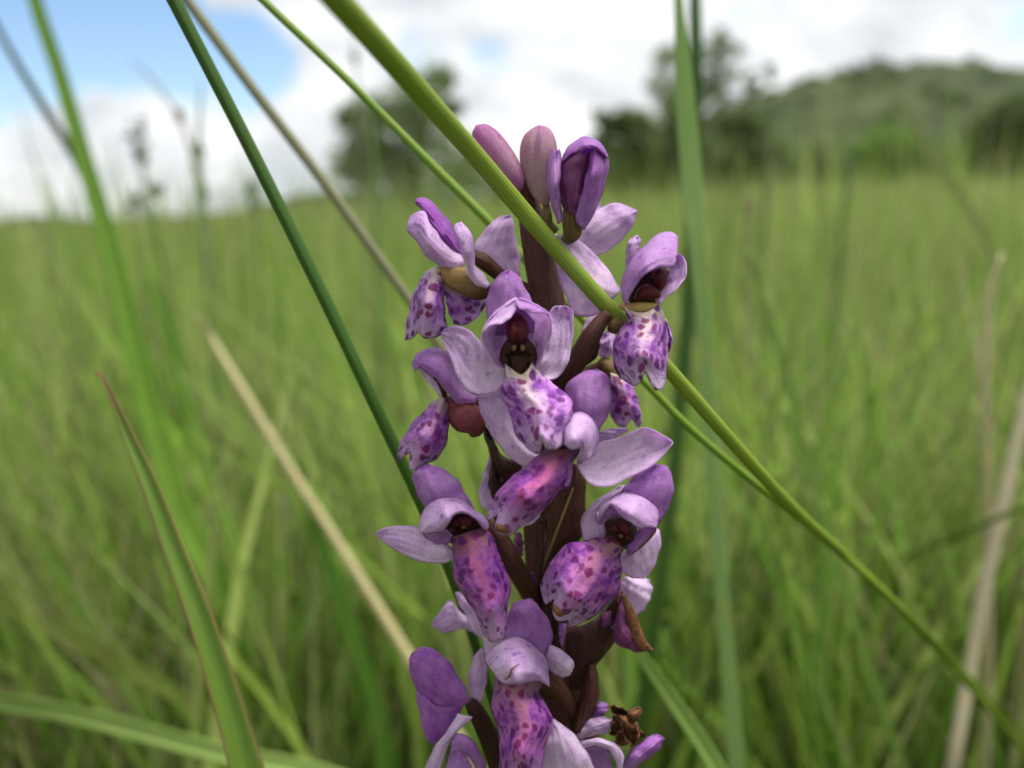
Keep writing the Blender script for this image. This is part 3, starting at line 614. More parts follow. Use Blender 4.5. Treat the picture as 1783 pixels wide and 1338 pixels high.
for k, (a, hgt) in enumerate(((.6, .10), (2.6, .13), (4.4, .17), (5.6, .07))):       # leaves on the stem below the picture
    b = np.array([end[0], end[1], hgt]) + (np.array([e[0], e[1], 0]) - np.array([end[0], end[1], 0])) * (hgt / e[2])
    dr = np.array([math.cos(a), math.sin(a), 0]); Cc = spline(np.stack([b, b + dr * .012 + [0, 0, .03], b + dr * .035 + [0, 0, .05], b + dr * .06 + [0, 0, .045]]), 18)
    sd_ = np.array([-dr[1], dr[0], 0]); wv = .009 * np.sin(np.linspace(.35, 1, 18) * math.pi) + .0006; ss = np.linspace(-1, 1, 7)
    Vv = Cc[:, None] + wv[:, None, None] * ss[None, :, None] * sd_ + np.array([0, 0, 1]) * (np.abs(ss) ** 1.5 * .3)[None, :, None] * wv[:, None, None]
    i, j = np.meshgrid(np.arange(17), np.arange(6), indexing='ij'); a_ = (i * 7 + j).ravel()
    UVl = np.stack([np.repeat((ss * .5 + .5)[None], 18, 0), np.repeat(np.linspace(0, 1, 18)[:, None], 7, 1)], -1).reshape(-1, 2)
    o = mesh_obj('leaf', Vv.reshape(-1, 3), np.stack([a_, a_ + 1, a_ + 8, a_ + 7], 1), 'grass_leaf', orchid, None, UVl, UVl * 20, color=(.07, .13, .02))
    md = o.modifiers.new('thickness', 'SOLIDIFY'); md.thickness = .0003
def flower(z, ovary, d, m='brown_tissue', name='flower', **kw):
    """the flower's own mesh is its ovary; everything else hangs on it"""
    kx, ky, kk = ZS[z]; p = ovary[-1]; dd = p[3] if len(p) > 3 else d
    org = unproj(np.array(p[0] * kk + kx), np.array(p[1] * kk + ky), np.array(float(dd)))
    return ptube(name, orchid, z, ovary, m, d=d, origin=org, ridges=6, **kw)
PV = (.25, .45, .8); PP = (.05, .30, .7); VV = (.55, .35, .6); VD = (.8, .3, .5)

# --- top buds
b = flower(1, [(800, 520, 44, 0), (790, 470, 36, .5), (775, 415, 27, 1.5), (762, 378, 20, 2)], 0, name='bud', k=14)
ptube('sepal', b, 1, [(752, 440, 12), (736, 400, 48), (692, 330, 70), (637, 252, 78), (582, 178, 75), (546, 126, 56), (526, 98, 30), (520, 88, 3)], 'bud_skin', d=2.5, seams=(.75, 2.8, 4.9), col=(.52, .4, .3), n=40)
b = flower(1, [(935, 660, 34, 0), (905, 620, 30, .5), (900, 570, 26, 1), (896, 515, 20, 1)], 0, name='bud', m='olive_ovary', k=14)
ptube('sepal', b, 1, [(900, 515, 12), (888, 488, 34), (866, 420, 64), (851, 330, 87), (853, 240, 97), (856, 170, 88), (857, 120, 62), (853, 96, 30), (852, 87, 3)], 'bud_skin', d=1.5, seams=(6.05, 2.1, 4.2), col=(.02, .62, .3), n=40)
b = flower(1, [(985, 700, 18, 1), (1015, 690, 34, 2), (1035, 655, 50, 3), (1030, 590, 50, 4), (1030, 530, 42, 4)], 3, name='opening_bud', m='olive_ovary', k=18)
ptube('sepal', b, 1, [(1035, 560, 40), (1052, 450, 92), (1080, 340, 112), (1098, 250, 104), (1102, 195, 70), (1104, 172, 8)], 'violet_petal', d=2, col=(.6, .2, .4), n=24)
patch('lip', b, 1, [(985, 530), (968, 470), (965, 400), (970, 330), (985, 262)], [(1058, 575), (1085, 450), (1110, 330), (1125, 232)], dL=[4.5, 5, 5], dM=[6, 9, 9], dR=[6, 7.5, 8], m='magenta_petal', col=(.45, -.1, .1))
patch('sepal', b, 1, [(1062, 615), (1056, 560), (1085, 450), (1112, 335), (1128, 245), (1160, 212)], [(1095, 650), (1140, 580), (1195, 450), (1226, 330), (1218, 245), (1160, 208)], dL=[7, 8.5, 9], dM=[7, 9, 8], dR=[4, 3, 2.5], m='violet_petal', col=(.55, .3, .8))
patch('hood', b, 1, [(982, 292), (1000, 222), (1055, 168), (1120, 151), (1190, 188), (1226, 258)], [(985, 275), (1035, 250), (1078, 240), (1108, 212), (1165, 215), (1222, 265)], dL=2, dM=[6, 8, 9.5, 8, 6], dR=[6, 9, 10.5, 9, 6], m='violet_petal', col=(.75, 0, .6))
patch('sepal', b, 1, [(958, 616), (930, 530), (905, 430), (897, 340), (905, 270), (938, 222)], [(976, 605), (980, 548), (966, 470), (968, 380), (976, 300), (966, 216)], dL=[5, 5, 4], dM=[6.5, 8, 6.5], dR=[6, 7, 6], m='violet_petal', col=(.3, .1, .9))

# --- flower behind the opening bud
f = flower(1, [(960, 800, 26, -4), (1000, 770, 26, -5), (1050, 730, 20, -5)], -5, k=10)
patch('lateral_sepal', f, 1, [(1045, 700), (1110, 590), (1200, 522), (1290, 508), (1382, 545)], [(1080, 760), (1170, 786), (1270, 725), (1345, 645), (1384, 556)], d=-4, cup=2.0, col=(.0, .45, .2))
patch('dorsal_sepal', f, 1, [(1090, 640), (1120, 580), (1150, 530), (1178, 500)], [(1130, 640), (1160, 590), (1185, 540), (1182, 502)], d=-6, cup=.8, col=(.3, .2, .3))
patch('lateral_sepal', f, 1, [(930, 720), (890, 660), (862, 600), (856, 560)], [(960, 700), (920, 640), (888, 590), (862, 556)], d=-6, cup=.6, col=PP)

# --- upper left flower, seen from the side
f = flower(1, [(860, 990, 40, -1), (760, 960, 40, 0), (660, 900, 36, 2), (600, 850, 40, 3), (550, 810, 42, 4), (500, 790, 36, 4)], 2)
patch('lateral_sepal', f, 1, [(640, 880), (560, 800), (508, 750), (550, 670), (610, 605), (660, 572), (705, 568)], [(752, 895), (755, 800), (735, 720), (722, 640), (712, 572)], d=-3, cup=1.6, col=(.12, .25, .3))
patch('dorsal_sepal', f, 1, [(445, 800), (395, 750), (330, 690), (262, 600), (236, 545), (196, 508)], [(450, 775), (425, 700), (380, 610), (320, 540), (258, 482), (205, 476), (194, 492)], dL=[4, 6, 5, 3], dM=[4, 6, 5.5, 3], dR=[3, 2.5, 2, 1], m='violet_petal', col=(.85, .2, .3))
patch('petal', f, 1, [(455, 838), (400, 866), (325, 842), (250, 782), (190, 695), (152, 655), (150, 628)], [(448, 790), (400, 758), (335, 690), (272, 610), (235, 548), (172, 572), (150, 620)], dL=[5, 7, 7, 6], dM=[5.5, 9.5, 9, 6], dR=[4.5, 6.5, 6, 5], col=(.12, .42, .7), m='pale_petal')
patch('lateral_sepal', f, 1, [(560, 972), (505, 955), (478, 885), (455, 800), (430, 720), (403, 640), (412, 614)], [(598, 940), (565, 893), (522, 850), (509, 800), (505, 720), (485, 655), (440, 606)], dL=[6, 9, 9, 8], dM=[7, 10.5, 10, 8], dR=[6, 8, 8, 7], col=(.08, .25, .9))
ptube('spur', f, 1, [(305, 858, 14, 5.5), (345, 880, 36, 5.8), (390, 900, 54, 6), (450, 918, 66, 6), (520, 950, 70, 6), (570, 965, 50, 5), (600, 960, 20, 4)], 'side_spur', n=22, flat=.8)
patch('lip', f, 1, [(300, 842), (240, 890), (182, 1000), (156, 1110), (140, 1195), (142, 1240)], [(345, 880), (345, 960), (350, 1040), (355, 1110), (365, 1185)], T=[(180, 1232), (215, 1192), (240, 1228), (290, 1226), (335, 1205)], dL=[5, 5, 4, 3], dM=[6.5, 9, 9, 7], dR=[5, 6, 6, 6], m='spotted_lip', col=(.0, .8, .7))
patch('lip', f, 1, [(335, 930), (355, 1010), (370, 1080), (400, 1150)], [(430, 980), (500, 1020), (575, 1020)], T=[(470, 1156), (530, 1110), (566, 1060)], dL=[5, 5, 4], dM=[5, 5, 4], dR=[4, 3, 3], m='spotted_lip', col=(.1, .5, .5))

# --- upper right flower
f = flower(2, [(1010, 720, 48, 2), (1090, 630, 52, 4), (1170, 520, 58, 5), (1240, 400, 52, 6), (1300, 310, 38, 6), (1335, 270, 26, 6)], 4, k=30)
patch('lateral_sepal', f, 1, [(1255, 1010), (1200, 1080), (1110, 1112), (1045, 1098), (1000, 1005), (962, 900), (944, 780), (945, 690)], [(1292, 975), (1262, 915), (1200, 828), (1130, 752), (1050, 692), (990, 676), (952, 684)], dL=[4, 3, 1.5, 0], dM=[5, 5, 3, 1], dR=[4, 3, 1.5, 0], col=(.02, .32, .25))
patch('lateral_sepal', f, 1, [(1215, 1080), (1130, 1110), (1085, 1190), (1100, 1260)], [(1260, 1085), (1200, 1160), (1150, 1240), (1105, 1265)], d=1, cup=1, col=PP)
patch('dorsal_sepal', f, 1, [(1320, 850), (1326, 745), (1350, 692), (1382, 680)], [(1345, 850), (1375, 780), (1397, 720), (1394, 684)], d=4, cup=1, col=(.25, .2, .3))
patch('hood', f, 1, [(1298, 1000), (1300, 920), (1345, 812), (1420, 730), (1500, 670), (1562, 657), (1600, 692), (1592, 745)], [(1318, 1050), (1350, 990), (1392, 920), (1440, 876), (1500, 852), (1560, 848), (1585, 820), (1592, 765)], dL=[7, 6, 5, 4], dM=[9, 11.5, 11.5, 9], dR=[10, 12.5, 13, 10], m='violet_petal', col=(.22, .05, 1.0))
patch('petal', f, 1, [(1488, 1042), (1478, 1025), (1505, 980), (1528, 900), (1568, 840), (1590, 780)], [(1500, 1042), (1560, 990), (1622, 930), (1648, 862), (1632, 800), (1605, 772)], dL=[7, 6, 6, 6], dM=[9, 9, 9, 7], dR=[10, 11, 11, 8], col=(.2, .2, .9))
ptube('column', f, 1, [(1350, 1045, 30, 6), (1400, 1000, 78, 6), (1440, 940, 84, 6), (1500, 890, 58, 6.5), (1530, 860, 22, 6)], 'dark_column', n=20, flat=.7)
ptube('anther', f, 1, [(1500, 960, 20, 8.5), (1505, 920, 36, 9.5), (1500, 885, 36, 9.5), (1492, 862, 14, 8.5)], 'maroon_column', n=16)
ptube('column', f, 1, [(1375, 1020, 14, 8.5), (1420, 985, 38, 9.5), (1470, 985, 34, 9.5), (1496, 1005, 12, 9)], 'maroon_column', n=16)
ptube('spur', f, 2, [(1400, 320, 60, 4), (1370, 330, 56, 5), (1345, 320, 40, 5)], 'tan_spur', n=16)
ptube('throat', f, 1, [(1290, 1052, 14, 8), (1350, 1066, 26, 9), (1420, 1064, 28, 9.5), (1480, 1052, 14, 9)], 'yellow_tissue', n=16)
patch('lip', f, 2, [(1412, 228), (1440, 310), (1395, 372), (1364, 450), (1368, 560), (1395, 635)], [(1622, 215), (1645, 300), (1664, 400), (1662, 520), (1655, 610), (1640, 690)], B=[(1470, 262), (1530, 270), (1580, 250)], T=[(1430, 650), (1488, 676), (1522, 645), (1538, 596), (1562, 650), (1600, 706)], dL=[9, 9.5, 10, 10], dM=[10.5, 14, 15, 13], dR=[9, 9, 9.5, 10], m='spotted_lip', col=(.0, .95, 1.0))
patch('lip', f, 2, [(1635, 290), (1655, 350), (1668, 430), (1664, 490)], [(1650, 300), (1680, 370), (1690, 430), (1670, 490)], d=8, cup=.4, m='spotted_lip', col=(.1, .1, .2))
patch('bract', orchid, 2, [(1190, 580), (1195, 500), (1240, 410), (1268, 345)], [(1270, 520), (1288, 450), (1285, 380), (1275, 345)], d=3, cup=1.5, m='dark_bract')

# --- flower at the back, right of the middle
f = flower(2, [(1180, 620, 44, -5), (1260, 590, 44, -4), (1320, 570, 44, -3)], -4, k=12)
patch('lateral_sepal', f, 2, [(1285, 515), (1282, 440), (1310, 380)], [(1350, 520), (1372, 460), (1368, 385), (1330, 370)], d=-2, cup=1, col=PV)
ptube('throat', f, 2, [(1275, 560, 20), (1310, 560, 46), (1345, 600, 46), (1360, 640, 20)], 'tan_spur', d=-2, n=16)
patch('lip', f, 2, [(1340, 600), (1338, 700), (1335, 780), (1350, 850), (1385, 895)], [(1400, 620), (1470, 680), (1508, 790), (1522, 880)], T=[(1425, 906), (1465, 862), (1490, 895), (1508, 908)], d=-1, cup=2, m='spotted_lip', col=(.15, .4, .6))

# --- middle flower facing the camera
f = flower(2, [(1000, 700, 50, 2), (960, 620, 50, 5), (900, 540, 50, 8), (850, 480, 40, 9)], 6, k=16)
patch('dorsal_sepal', f, 2, [(690, 400), (660, 310), (660, 200), (690, 112), (740, 52), (782, 34)], [(920, 380), (935, 270), (905, 192), (868, 122), (832, 62), (792, 34)], d=10, cup=1.8, m='violet_petal', col=(.38, .1, .7))
patch('lateral_sepal', f, 2, [(758, 660), (700, 712), (610, 727), (540, 692), (490, 610), (455, 510), (412, 420), (410, 385)], [(770, 600), (730, 560), (665, 505), (618, 420), (570, 370), (500, 345), (440, 350), (414, 375)], dL=[12, 12, 11, 9], dM=[11, 11, 9.5, 9], dR=[12, 12, 11, 9], col=(-.1, .45, .6))
patch('lateral_sepal', f, 2, [(930, 590), (955, 545), (990, 460), (1005, 380), (1000, 300), (1025, 244), (1060, 234)], [(985, 635), (1035, 638), (1090, 590), (1128, 470), (1140, 350), (1136, 262), (1100, 232)], dL=[11, 11, 10, 9], dM=[10, 10, 9, 8.5], dR=[11, 11, 10, 9], col=(.05, .3, .8))
# the hood: two petals leaning together, their upper margins rolled forward
patch('petal', f, 2, [(762, 588), (700, 560), (655, 490), (630, 410), (645, 350), (690, 290), (750, 245), (822, 195)], [(775, 560), (775, 500), (775, 430), (780, 360), (790, 310), (805, 280), (818, 250), (830, 215)], dL=[15, 16, 16, 15], dM=[11, 10, 10, 12], dR=[10, 9, 9.5, 12], col=(.12, .15, .5), m='pale_petal')
patch('petal', f, 2, [(905, 570), (890, 500), (885, 430), (880, 360), (865, 310), (848, 280), (835, 250), (825, 215)], [(925, 592), (952, 550), (990, 470), (1015, 385), (1022, 315), (995, 268), (930, 222), (840, 190)], dL=[10, 9, 9.5, 12], dM=[11, 10, 10, 12], dR=[15, 16, 16, 15], col=(.12, .15, .6), m='pale_petal')
patch('petal', f, 2, [(772, 590), (770, 520), (770, 440), (775, 360), (800, 290), (822, 230)], [(912, 590), (895, 520), (890, 440), (885, 360), (860, 290), (830, 228)], d=8.8, cup=-.3, col=(.25, .1, .3), m='pale_petal')
patch('petal', f, 2, [(640, 400), (652, 345), (690, 282), (745, 232), (815, 188), (832, 195)], [(650, 360), (690, 338), (745, 330), (795, 292), (822, 252), (832, 215)], dL=[15, 14, 13, 13], dM=[17.5, 17.5, 17, 15], dR=[17, 18, 18, 16], m='pale_petal', col=(.28, .1, .9), rip=.2)
patch('petal', f, 2, [(818, 195), (850, 190), (905, 208), (960, 240), (1000, 268), (1010, 285)], [(824, 225), (850, 252), (900, 265), (950, 272), (985, 275), (1008, 290)], dL=[13, 13, 14, 15], dM=[15.5, 17, 17, 15.5], dR=[16, 18, 18, 16], m='violet_petal', col=(.32, .1, .6), rip=.2)
ptube('anther', f, 2, [(830, 450, 30, 12), (830, 410, 48, 13.5), (830, 360, 58, 14), (828, 320, 48, 13.5), (828, 298, 22, 12.5), (828, 290, 3, 12)], 'maroon_column', n=22)
ptube('column', f, 2, [(860, 605, 12, 13.5), (850, 570, 46, 13), (838, 520, 76, 12.5), (835, 470, 74, 12), (832, 420, 56, 11.5), (830, 385, 20, 11)], 'dark_column', n=22, flat=.6)
for sx in (-1, 1):
    ptube('column_arm', f, 2, [(836 + sx * 18, 440, 26, 14), (836 + sx * 52, 462, 32, 14.2), (836 + sx * 80, 498, 22, 14), (836 + sx * 74, 535, 24, 13.8), (836 + sx * 50, 566, 10, 13.4)], 'dark_column', n=14)
patch('throat', f, 2, [(785, 515), (795, 555), (822, 590), (848, 606)], [(905, 500), (890, 550), (870, 590), (853, 608)], dL=[14, 14, 14.2, 14.5], dM=[14.2, 14.4, 14.6, 14.6], dR=[14, 14, 14.2, 14.5], m='dark_column', rip=.2, ns=11, nt=14)
for sx in (-1, 1):
    ptube('pollen_sac', f, 2, [(830 + sx * 14, 430, 10, 15.6), (830 + sx * 17, 405, 19, 16.2), (830 + sx * 15, 370, 22, 16.4), (830 + sx * 10, 330, 14, 16)], 'maroon_column', n=12)
    ptube('pollen_gland', f, 2, [(836 + sx * 20, 452, 8, 15.6), (836 + sx * 24, 466, 12, 16), (836 + sx * 20, 480, 6, 15.8)], 'tan_spur', n=10)
patch('lip', f, 2, [(765, 552), (768, 625), (735, 690), (742, 745), (782, 795), (800, 880), (828, 955), (880, 1020)], [(918, 535), (945, 595), (1010, 645), (1085, 712), (1140, 770), (1130, 850), (1095, 920), (1086, 975)], B=[(795, 578), (848, 616), (892, 580)], T=[(945, 1052), (966, 1010), (980, 985), (990, 1022), (1040, 1032), (1076, 1006)], dL=[14.5, 15, 15, 14.5], dM=[15.2, 18.6, 20.5, 20], dR=[14.5, 15.5, 16, 18], m='spotted_lip', col=(.0, 1.0, .8), nt=40, ns=25)

# --- flower below it, hood seen from above, lip hanging to the left
f = flower(2, [(960, 1300, 44, 3), (1010, 1200, 46, 7), (1080, 1100, 46, 10), (1130, 1040, 40, 12)], 8, k=18)
patch('dorsal_sepal', f, 2, [(1170, 1000), (1085, 860), (1092, 705), (1130, 640), (1200, 600), (1268, 585)], [(1270, 960), (1300, 895), (1338, 820), (1352, 745), (1345, 670), (1318, 610), (1275, 585)], d=11, cup=2.2, m='violet_petal', col=(.42, .1, .5))
patch('hood', f, 2, [(1090, 990), (1078, 890), (1110, 850), (1165, 824), (1215, 835), (1262, 885), (1280, 960), (1262, 1060)], [(1092, 1000), (1115, 1018), (1142, 1028), (1165, 1026), (1180, 1024), (1172, 1055), (1158, 1090), (1175, 1108)], dL=[15, 14, 13, 13], dM=[19, 21, 20, 17], dR=[20, 21.5, 20, 17], m='pale_petal', col=(.22, .2, 1.0), rip=.3)
patch('lateral_sepal', f, 2, [(930, 1130), (850, 1112), (780, 1062), (700, 965), (640, 855), (610, 745)], [(960, 1060), (900, 1000), (860, 940), (810, 820), (750, 722), (680, 713), (616, 735)], d=9, cup=1.6, col=(-.05, .3, .5))
patch('lateral_sepal', f, 2, [(1165, 1105), (1215, 1070), (1275, 1000), (1400, 962), (1510, 912), (1600, 925), (1690, 985)], [(1165, 1115), (1190, 1165), (1240, 1222), (1330, 1238), (1430, 1192), (1545, 1140), (1640, 1062), (1692, 992)], dL=[13, 13, 12, 9], dM=[12, 11, 10, 8], dR=[13, 13, 12, 9], col=(-.12, .32, .5))
patch('lateral_sepal', f, 2, [(1270, 985), (1285, 935), (1360, 912)], [(1330, 985), (1420, 940), (1448, 912)], d=8, cup=.6, col=(.2, .1, .2))
ptube('column', f, 2, [(990, 1048, 12, 16), (1060, 1045, 34, 16), (1130, 1040, 36, 16), (1175, 1032, 14, 16)], 'dark_column', n=16, flat=.7)
patch('lip', f, 3, [(975, 200), (940, 240), (850, 312), (770, 382), (712, 450), (692, 510), (658, 585)], [(1172, 200), (1140, 272), (1128, 350), (1108, 398), (1050, 450), (980, 530), (905, 592), (838, 625)], T=[(685, 592), (720, 568), (708, 632), (735, 674), (792, 674), (822, 645)], dL=[17, 17, 17, 16], dM=[18.5, 21.5, 22.5, 20], dR=[16.5, 16.5, 17, 18], m='spotted_lip', col=(.9, .9, .6), nt=40, ns=23)
ptube('lip_tip', f, 3, [(800, 645, 8, 19.5), (770, 645, 20, 20), (735, 630, 24, 20.2), (722, 612, 10, 20)], 'withered', n=12, label='browned tip of the lip')
patch('lip', f, 3, [(1105, 320), (1122, 340), (1130, 365)], [(1060, 380), (1085, 420), (1120, 398)], d=17, cup=.8, m='spotted_lip', col=(.3, .1, .1))
patch('lateral_sepal', orchid, 3, [(845, 610), (870, 570), (930, 545), (965, 535)], [(870, 626), (915, 610), (945, 580), (968, 540)], d=9, cup=1, col=(0, .1, .2), label='pale petal tip under the lip')

# --- left flower in profile
f = flower(2, [(760, 960, 40, 0), (690, 860, 44, 2), (640, 800, 46, 3), (600, 760, 40, 4)], 3, k=14)
patch('hood', f, 2, [(595, 770), (500, 772), (455, 728), (395, 655), (335, 598), (282, 568), (264, 600), (247, 548)], [(612, 728), (545, 690), (490, 610), (462, 545), (440, 490), (400, 466), (330, 474), (270, 500)], dL=[6, 8, 8, 6], dM=[6, 9, 8, 5], dR=[4, 3, 3, 3], m='violet_petal', col=(.4, .25, .5))
patch('petal', f, 2, [(428, 738), (395, 728), (345, 665), (300, 608), (280, 575)], [(440, 730), (418, 680), (385, 640), (335, 600), (285, 568)], d=5, cup=.6, col=(-.1, .1, .2))
ptube('column', f, 2, [(430, 735, 14, 6.5), (415, 690, 15, 7), (392, 650, 12, 7), (365, 628, 6, 7)], 'dark_column', n=12)
ptube('spur', f, 2, [(430, 745, 20, 5), (470, 780, 52, 5.5), (520, 830, 82, 6), (570, 875, 84, 6), (590, 920, 56, 5.5), (578, 955, 14, 5)], 'red_spur', n=24, flat=.7)
patch('lip', f, 2, [(405, 738), (350, 780), (272, 858), (210, 942), (168, 1040), (175, 1102)], [(440, 748), (446, 820), (449, 890), (440, 980), (400, 1062), (325, 1115)], T=[(205, 1072), (235, 1046), (232, 1110), (240, 1145), (285, 1130)], dL=[6, 6, 5, 4], dM=[7, 9.5, 10, 8], dR=[6, 6, 6, 6], m='spotted_lip', col=(.35, .5, .7), nt=36, ns=21)
patch('bract', orchid, 3, [(760, 440), (690, 260), (645, 110), (640, 60)], [(860, 320), (840, 270), (740, 230), (680, 100)], d=1, cup=2, m='dark_bract')

# --- narrow bud half hidden behind its bract
f = flower(3, [(760, 640, 30, -4), (720, 560, 34, -3), (700, 480, 34, -2)], -3, name='bud', k=10)
patch('sepal', f, 3, [(660, 545), (618, 470), (632, 380), (660, 290), (688, 220)], [(720, 500), (690, 440), (685, 350), (690, 270), (692, 222)], d=-1, cup=.8, col=(.1, .2, .4))
patch('sepal', f, 3, [(700, 490), (672, 400), (680, 310), (692, 240)], [(745, 440), (742, 370), (720, 290), (700, 235)], d=.5, cup=1.5, m='dark_bract')
patch('sepal', f, 3, [(742, 380), (722, 310), (702, 245)], [(756, 372), (738, 300), (705, 240)], d=1.5, cup=.2, m='violet_petal', col=(.7, 0, .1), ns=7)

# --- lower left flower
f = flower(3, [(930, 1060, 50, 1), (880, 960, 54, 4), (800, 820, 56, 7), (730, 700, 54, 8), (670, 630, 40, 9), (620, 600, 26, 9)], 6, k=30)
patch('dorsal_sepal', f, 3, [(360, 560), (310, 508), (280, 450), (258, 390), (252, 330), (290, 300), (322, 284)], [(610, 560), (570, 490), (530, 420), (480, 352), (410, 308), (345, 285)], d=8.5, cup=2.4, m='violet_petal', col=(.32, .12, .6))
patch('hood', f, 3, [(290, 655), (288, 610), (302, 555), (340, 500), (400, 460), (470, 462), (535, 482), (590, 535), (635, 560), (668, 612), (664, 642)], [(300, 662), (370, 660), (420, 650), (445, 615), (468, 578), (500, 558), (540, 555), (580, 575), (612, 600), (640, 640), (658, 648)], dL=[11, 9, 8.5, 8.5, 9, 11], dM=[14, 16.5, 16, 15, 14, 12.5], dR=[14, 17, 17.5, 17, 15, 12.5], m='pale_petal', col=(.30, .15, 1.0), rip=.3, nt=40)
patch('petal', f, 3, [(288, 645), (320, 690), (375, 722), (430, 728), (465, 705)], [(310, 648), (380, 652), (425, 645), (445, 650), (468, 680)], dL=[12, 12, 11.5], dM=[12.5, 13, 12.5], dR=[13, 14.5, 14], m='violet_petal', col=(.35, 0, .5))
patch('petal', f, 3, [(440, 640), (455, 590), (500, 560), (560, 560)], [(440, 700), (480, 720), (560, 690), (620, 640)], d=8.5, cup=-1.5, m='magenta_petal', col=(.9, .2, 0))
ptube('column', f, 3, [(432, 688, 14, 11), (470, 640, 46, 10.5), (530, 610, 58, 10), (590, 620, 40, 10.5), (622, 635, 12, 11)], 'dark_column', n=18, flat=.6)
ptube('anther', f, 3, [(505, 590, 12, 12.5), (530, 600, 24, 13), (555, 598, 24, 13), (580, 590, 10, 12.5)], 'maroon_column', n=14)
patch('lateral_sepal', f, 3, [(480, 800), (430, 828), (340, 828), (240, 802), (140, 748), (72, 700), (44, 670)], [(472, 745), (430, 715), (360, 690), (310, 655), (270, 634), (180, 621), (90, 640), (46, 664)], dL=[10, 10, 9, 6], dM=[10.5, 11, 10, 6], dR=[10, 9, 8, 6], col=(-.12, .35, .5))
patch('lip', f, 3, [(462, 690), (472, 740), (480, 800), (472, 860), (490, 932), (540, 1020), (590, 1090), (622, 1170), (650, 1232)], [(640, 630), (700, 690), (722, 770), (762, 860), (786, 925), (790, 1000), (772, 1100), (768, 1180), (758, 1236)], T=[(676, 1262), (704, 1264), (732, 1256)], dL=[12, 12.5, 13, 13, 14], dM=[13.5, 17, 19, 18.5, 17], dR=[11.5, 12.5, 13, 13.5, 14], m='spotted_lip', col=(.85, .9, .55), nt=40, ns=23)

for (x, y, r_) in ((498, 612, 13), (566, 612, 13), (532, 632, 10), (470, 650, 12)):
    ptube('pollen_sac', f, 3, [(x - r_, y, r_ * .5, 12.4), (x, y - 2, r_, 13.2), (x + r_, y + 2, r_ * .4, 12.4)], 'tan_spur' if r_ == 10 else 'maroon_column', n=10)
# --- lower right flower
f = flower(3, [(1040, 1200, 46, 2), (1120, 1000, 50, 4), (1220, 850, 54, 6), (1300, 760, 50, 8), (1360, 700, 40, 9)], 6, k=26)
patch('dorsal_sepal', f, 3, [(1500, 560), (1410, 445), (1450, 380), (1520, 320), (1600, 286)], [(1590, 640), (1640, 575), (1690, 455), (1692, 370), (1662, 300), (1620, 284)], d=8, cup=2.2, m='violet_petal', col=(.45, .12, .6))
patch('lateral_sepal', f, 3, [(1300, 720), (1240, 710), (1200, 700), (1184, 620), (1200, 550), (1290, 470), (1400, 400)], [(1340, 680), (1330, 600), (1320, 560), (1330, 530), (1360, 490), (1410, 440), (1430, 400)], d=8, cup=1.6, col=(-.05, .2, .3))
patch('lateral_sepal', f, 3, [(1400, 780), (1398, 850), (1430, 895), (1500, 916), (1545, 905)], [(1500, 720), (1560, 680), (1605, 640), (1626, 690), (1612, 780), (1572, 880)], d=7, cup=1.8, col=(-.15, .2, .2))
patch('hood', f, 3, [(1262, 580), (1285, 515), (1340, 480), (1400, 446), (1470, 438), (1540, 455), (1592, 500), (1613, 560), (1606, 620)], [(1275, 610), (1310, 560), (1345, 510), (1380, 540), (1420, 580), (1460, 605), (1505, 640), (1555, 630), (1600, 632)], dL=[10, 9, 8.5, 8, 8, 9], dM=[11.5, 13, 15.5, 17, 16, 13], dR=[12, 13.5, 16, 18, 17, 14], m='pale_petal', col=(.25, .2, .9), rip=.35, nt=40)
patch('petal', f, 3, [(1268, 560), (1300, 520), (1345, 505), (1385, 530)], [(1285, 620), (1310, 610), (1350, 580), (1410, 570)], dL=12, dM=12.5, dR=11, m='violet_petal', col=(.2, 0, .3))
patch('petal', f, 3, [(1440, 785), (1440, 740), (1480, 700), (1500, 650), (1530, 635)], [(1455, 788), (1510, 745), (1560, 695), (1592, 655), (1598, 628)], dL=[10, 10, 11], dM=[11.5, 12.5, 12.5], dR=[12, 13, 13], m='violet_petal', col=(.3, 0, .2))
ptube('petal_edge', f, 3, [(1450, 788, 3, 12), (1510, 746, 5, 13.2), (1560, 696, 6, 13.4), (1592, 656, 7, 13.4), (1596, 632, 4, 13.4)], 'withered', n=8, label='browned margin of the petal')
patch('petal', f, 3, [(1300, 620), (1340, 560), (1430, 560), (1490, 620)], [(1320, 750), (1380, 765), (1450, 740), (1500, 690)], d=7.5, cup=-1.2, m='magenta_petal', col=(.9, .2, 0))
ptube('column', f, 3, [(1320, 600, 16, 9), (1370, 630, 66, 9), (1410, 660, 78, 9), (1450, 690, 56, 9), (1480, 710, 16, 9)], 'dark_column', n=18, flat=.6)
ptube('anther', f, 3, [(1385, 610, 12, 11.5), (1410, 625, 28, 12), (1435, 650, 28, 12), (1455, 680, 10, 11.5)], 'maroon_column', n=14)
ptube('throat', f, 3, [(1290, 710, 14, 11), (1330, 720, 36, 11.5), (1370, 740, 34, 11.5), (1410, 760, 12, 11)], 'red_spur', n=14)
patch('lip', f, 3, [(1290, 690), (1200, 708), (1120, 720), (1050, 780), (992, 870), (964, 945), (968, 1020)], [(1420, 745), (1402, 800), (1408, 880), (1398, 970), (1350, 1040), (1262, 1120), (1170, 1172)], T=[(990, 1062), (1036, 1026), (1026, 1090), (1045, 1146), (1085, 1152), (1112, 1140), (1112, 1182)], dL=[12, 12, 12, 11], dM=[13.5, 17, 19, 17], dR=[11.5, 12, 12, 13], m='spotted_lip', col=(.7, .95, .7), nt=40, ns=27)
ptube('lip_tip', f, 3, [(1090, 1110, 8, 17), (1065, 1105, 20, 17.6), (1042, 1080, 14, 17.6), (1036, 1060, 6, 17.4)], 'withered', n=12, label='browned tip of the lip')

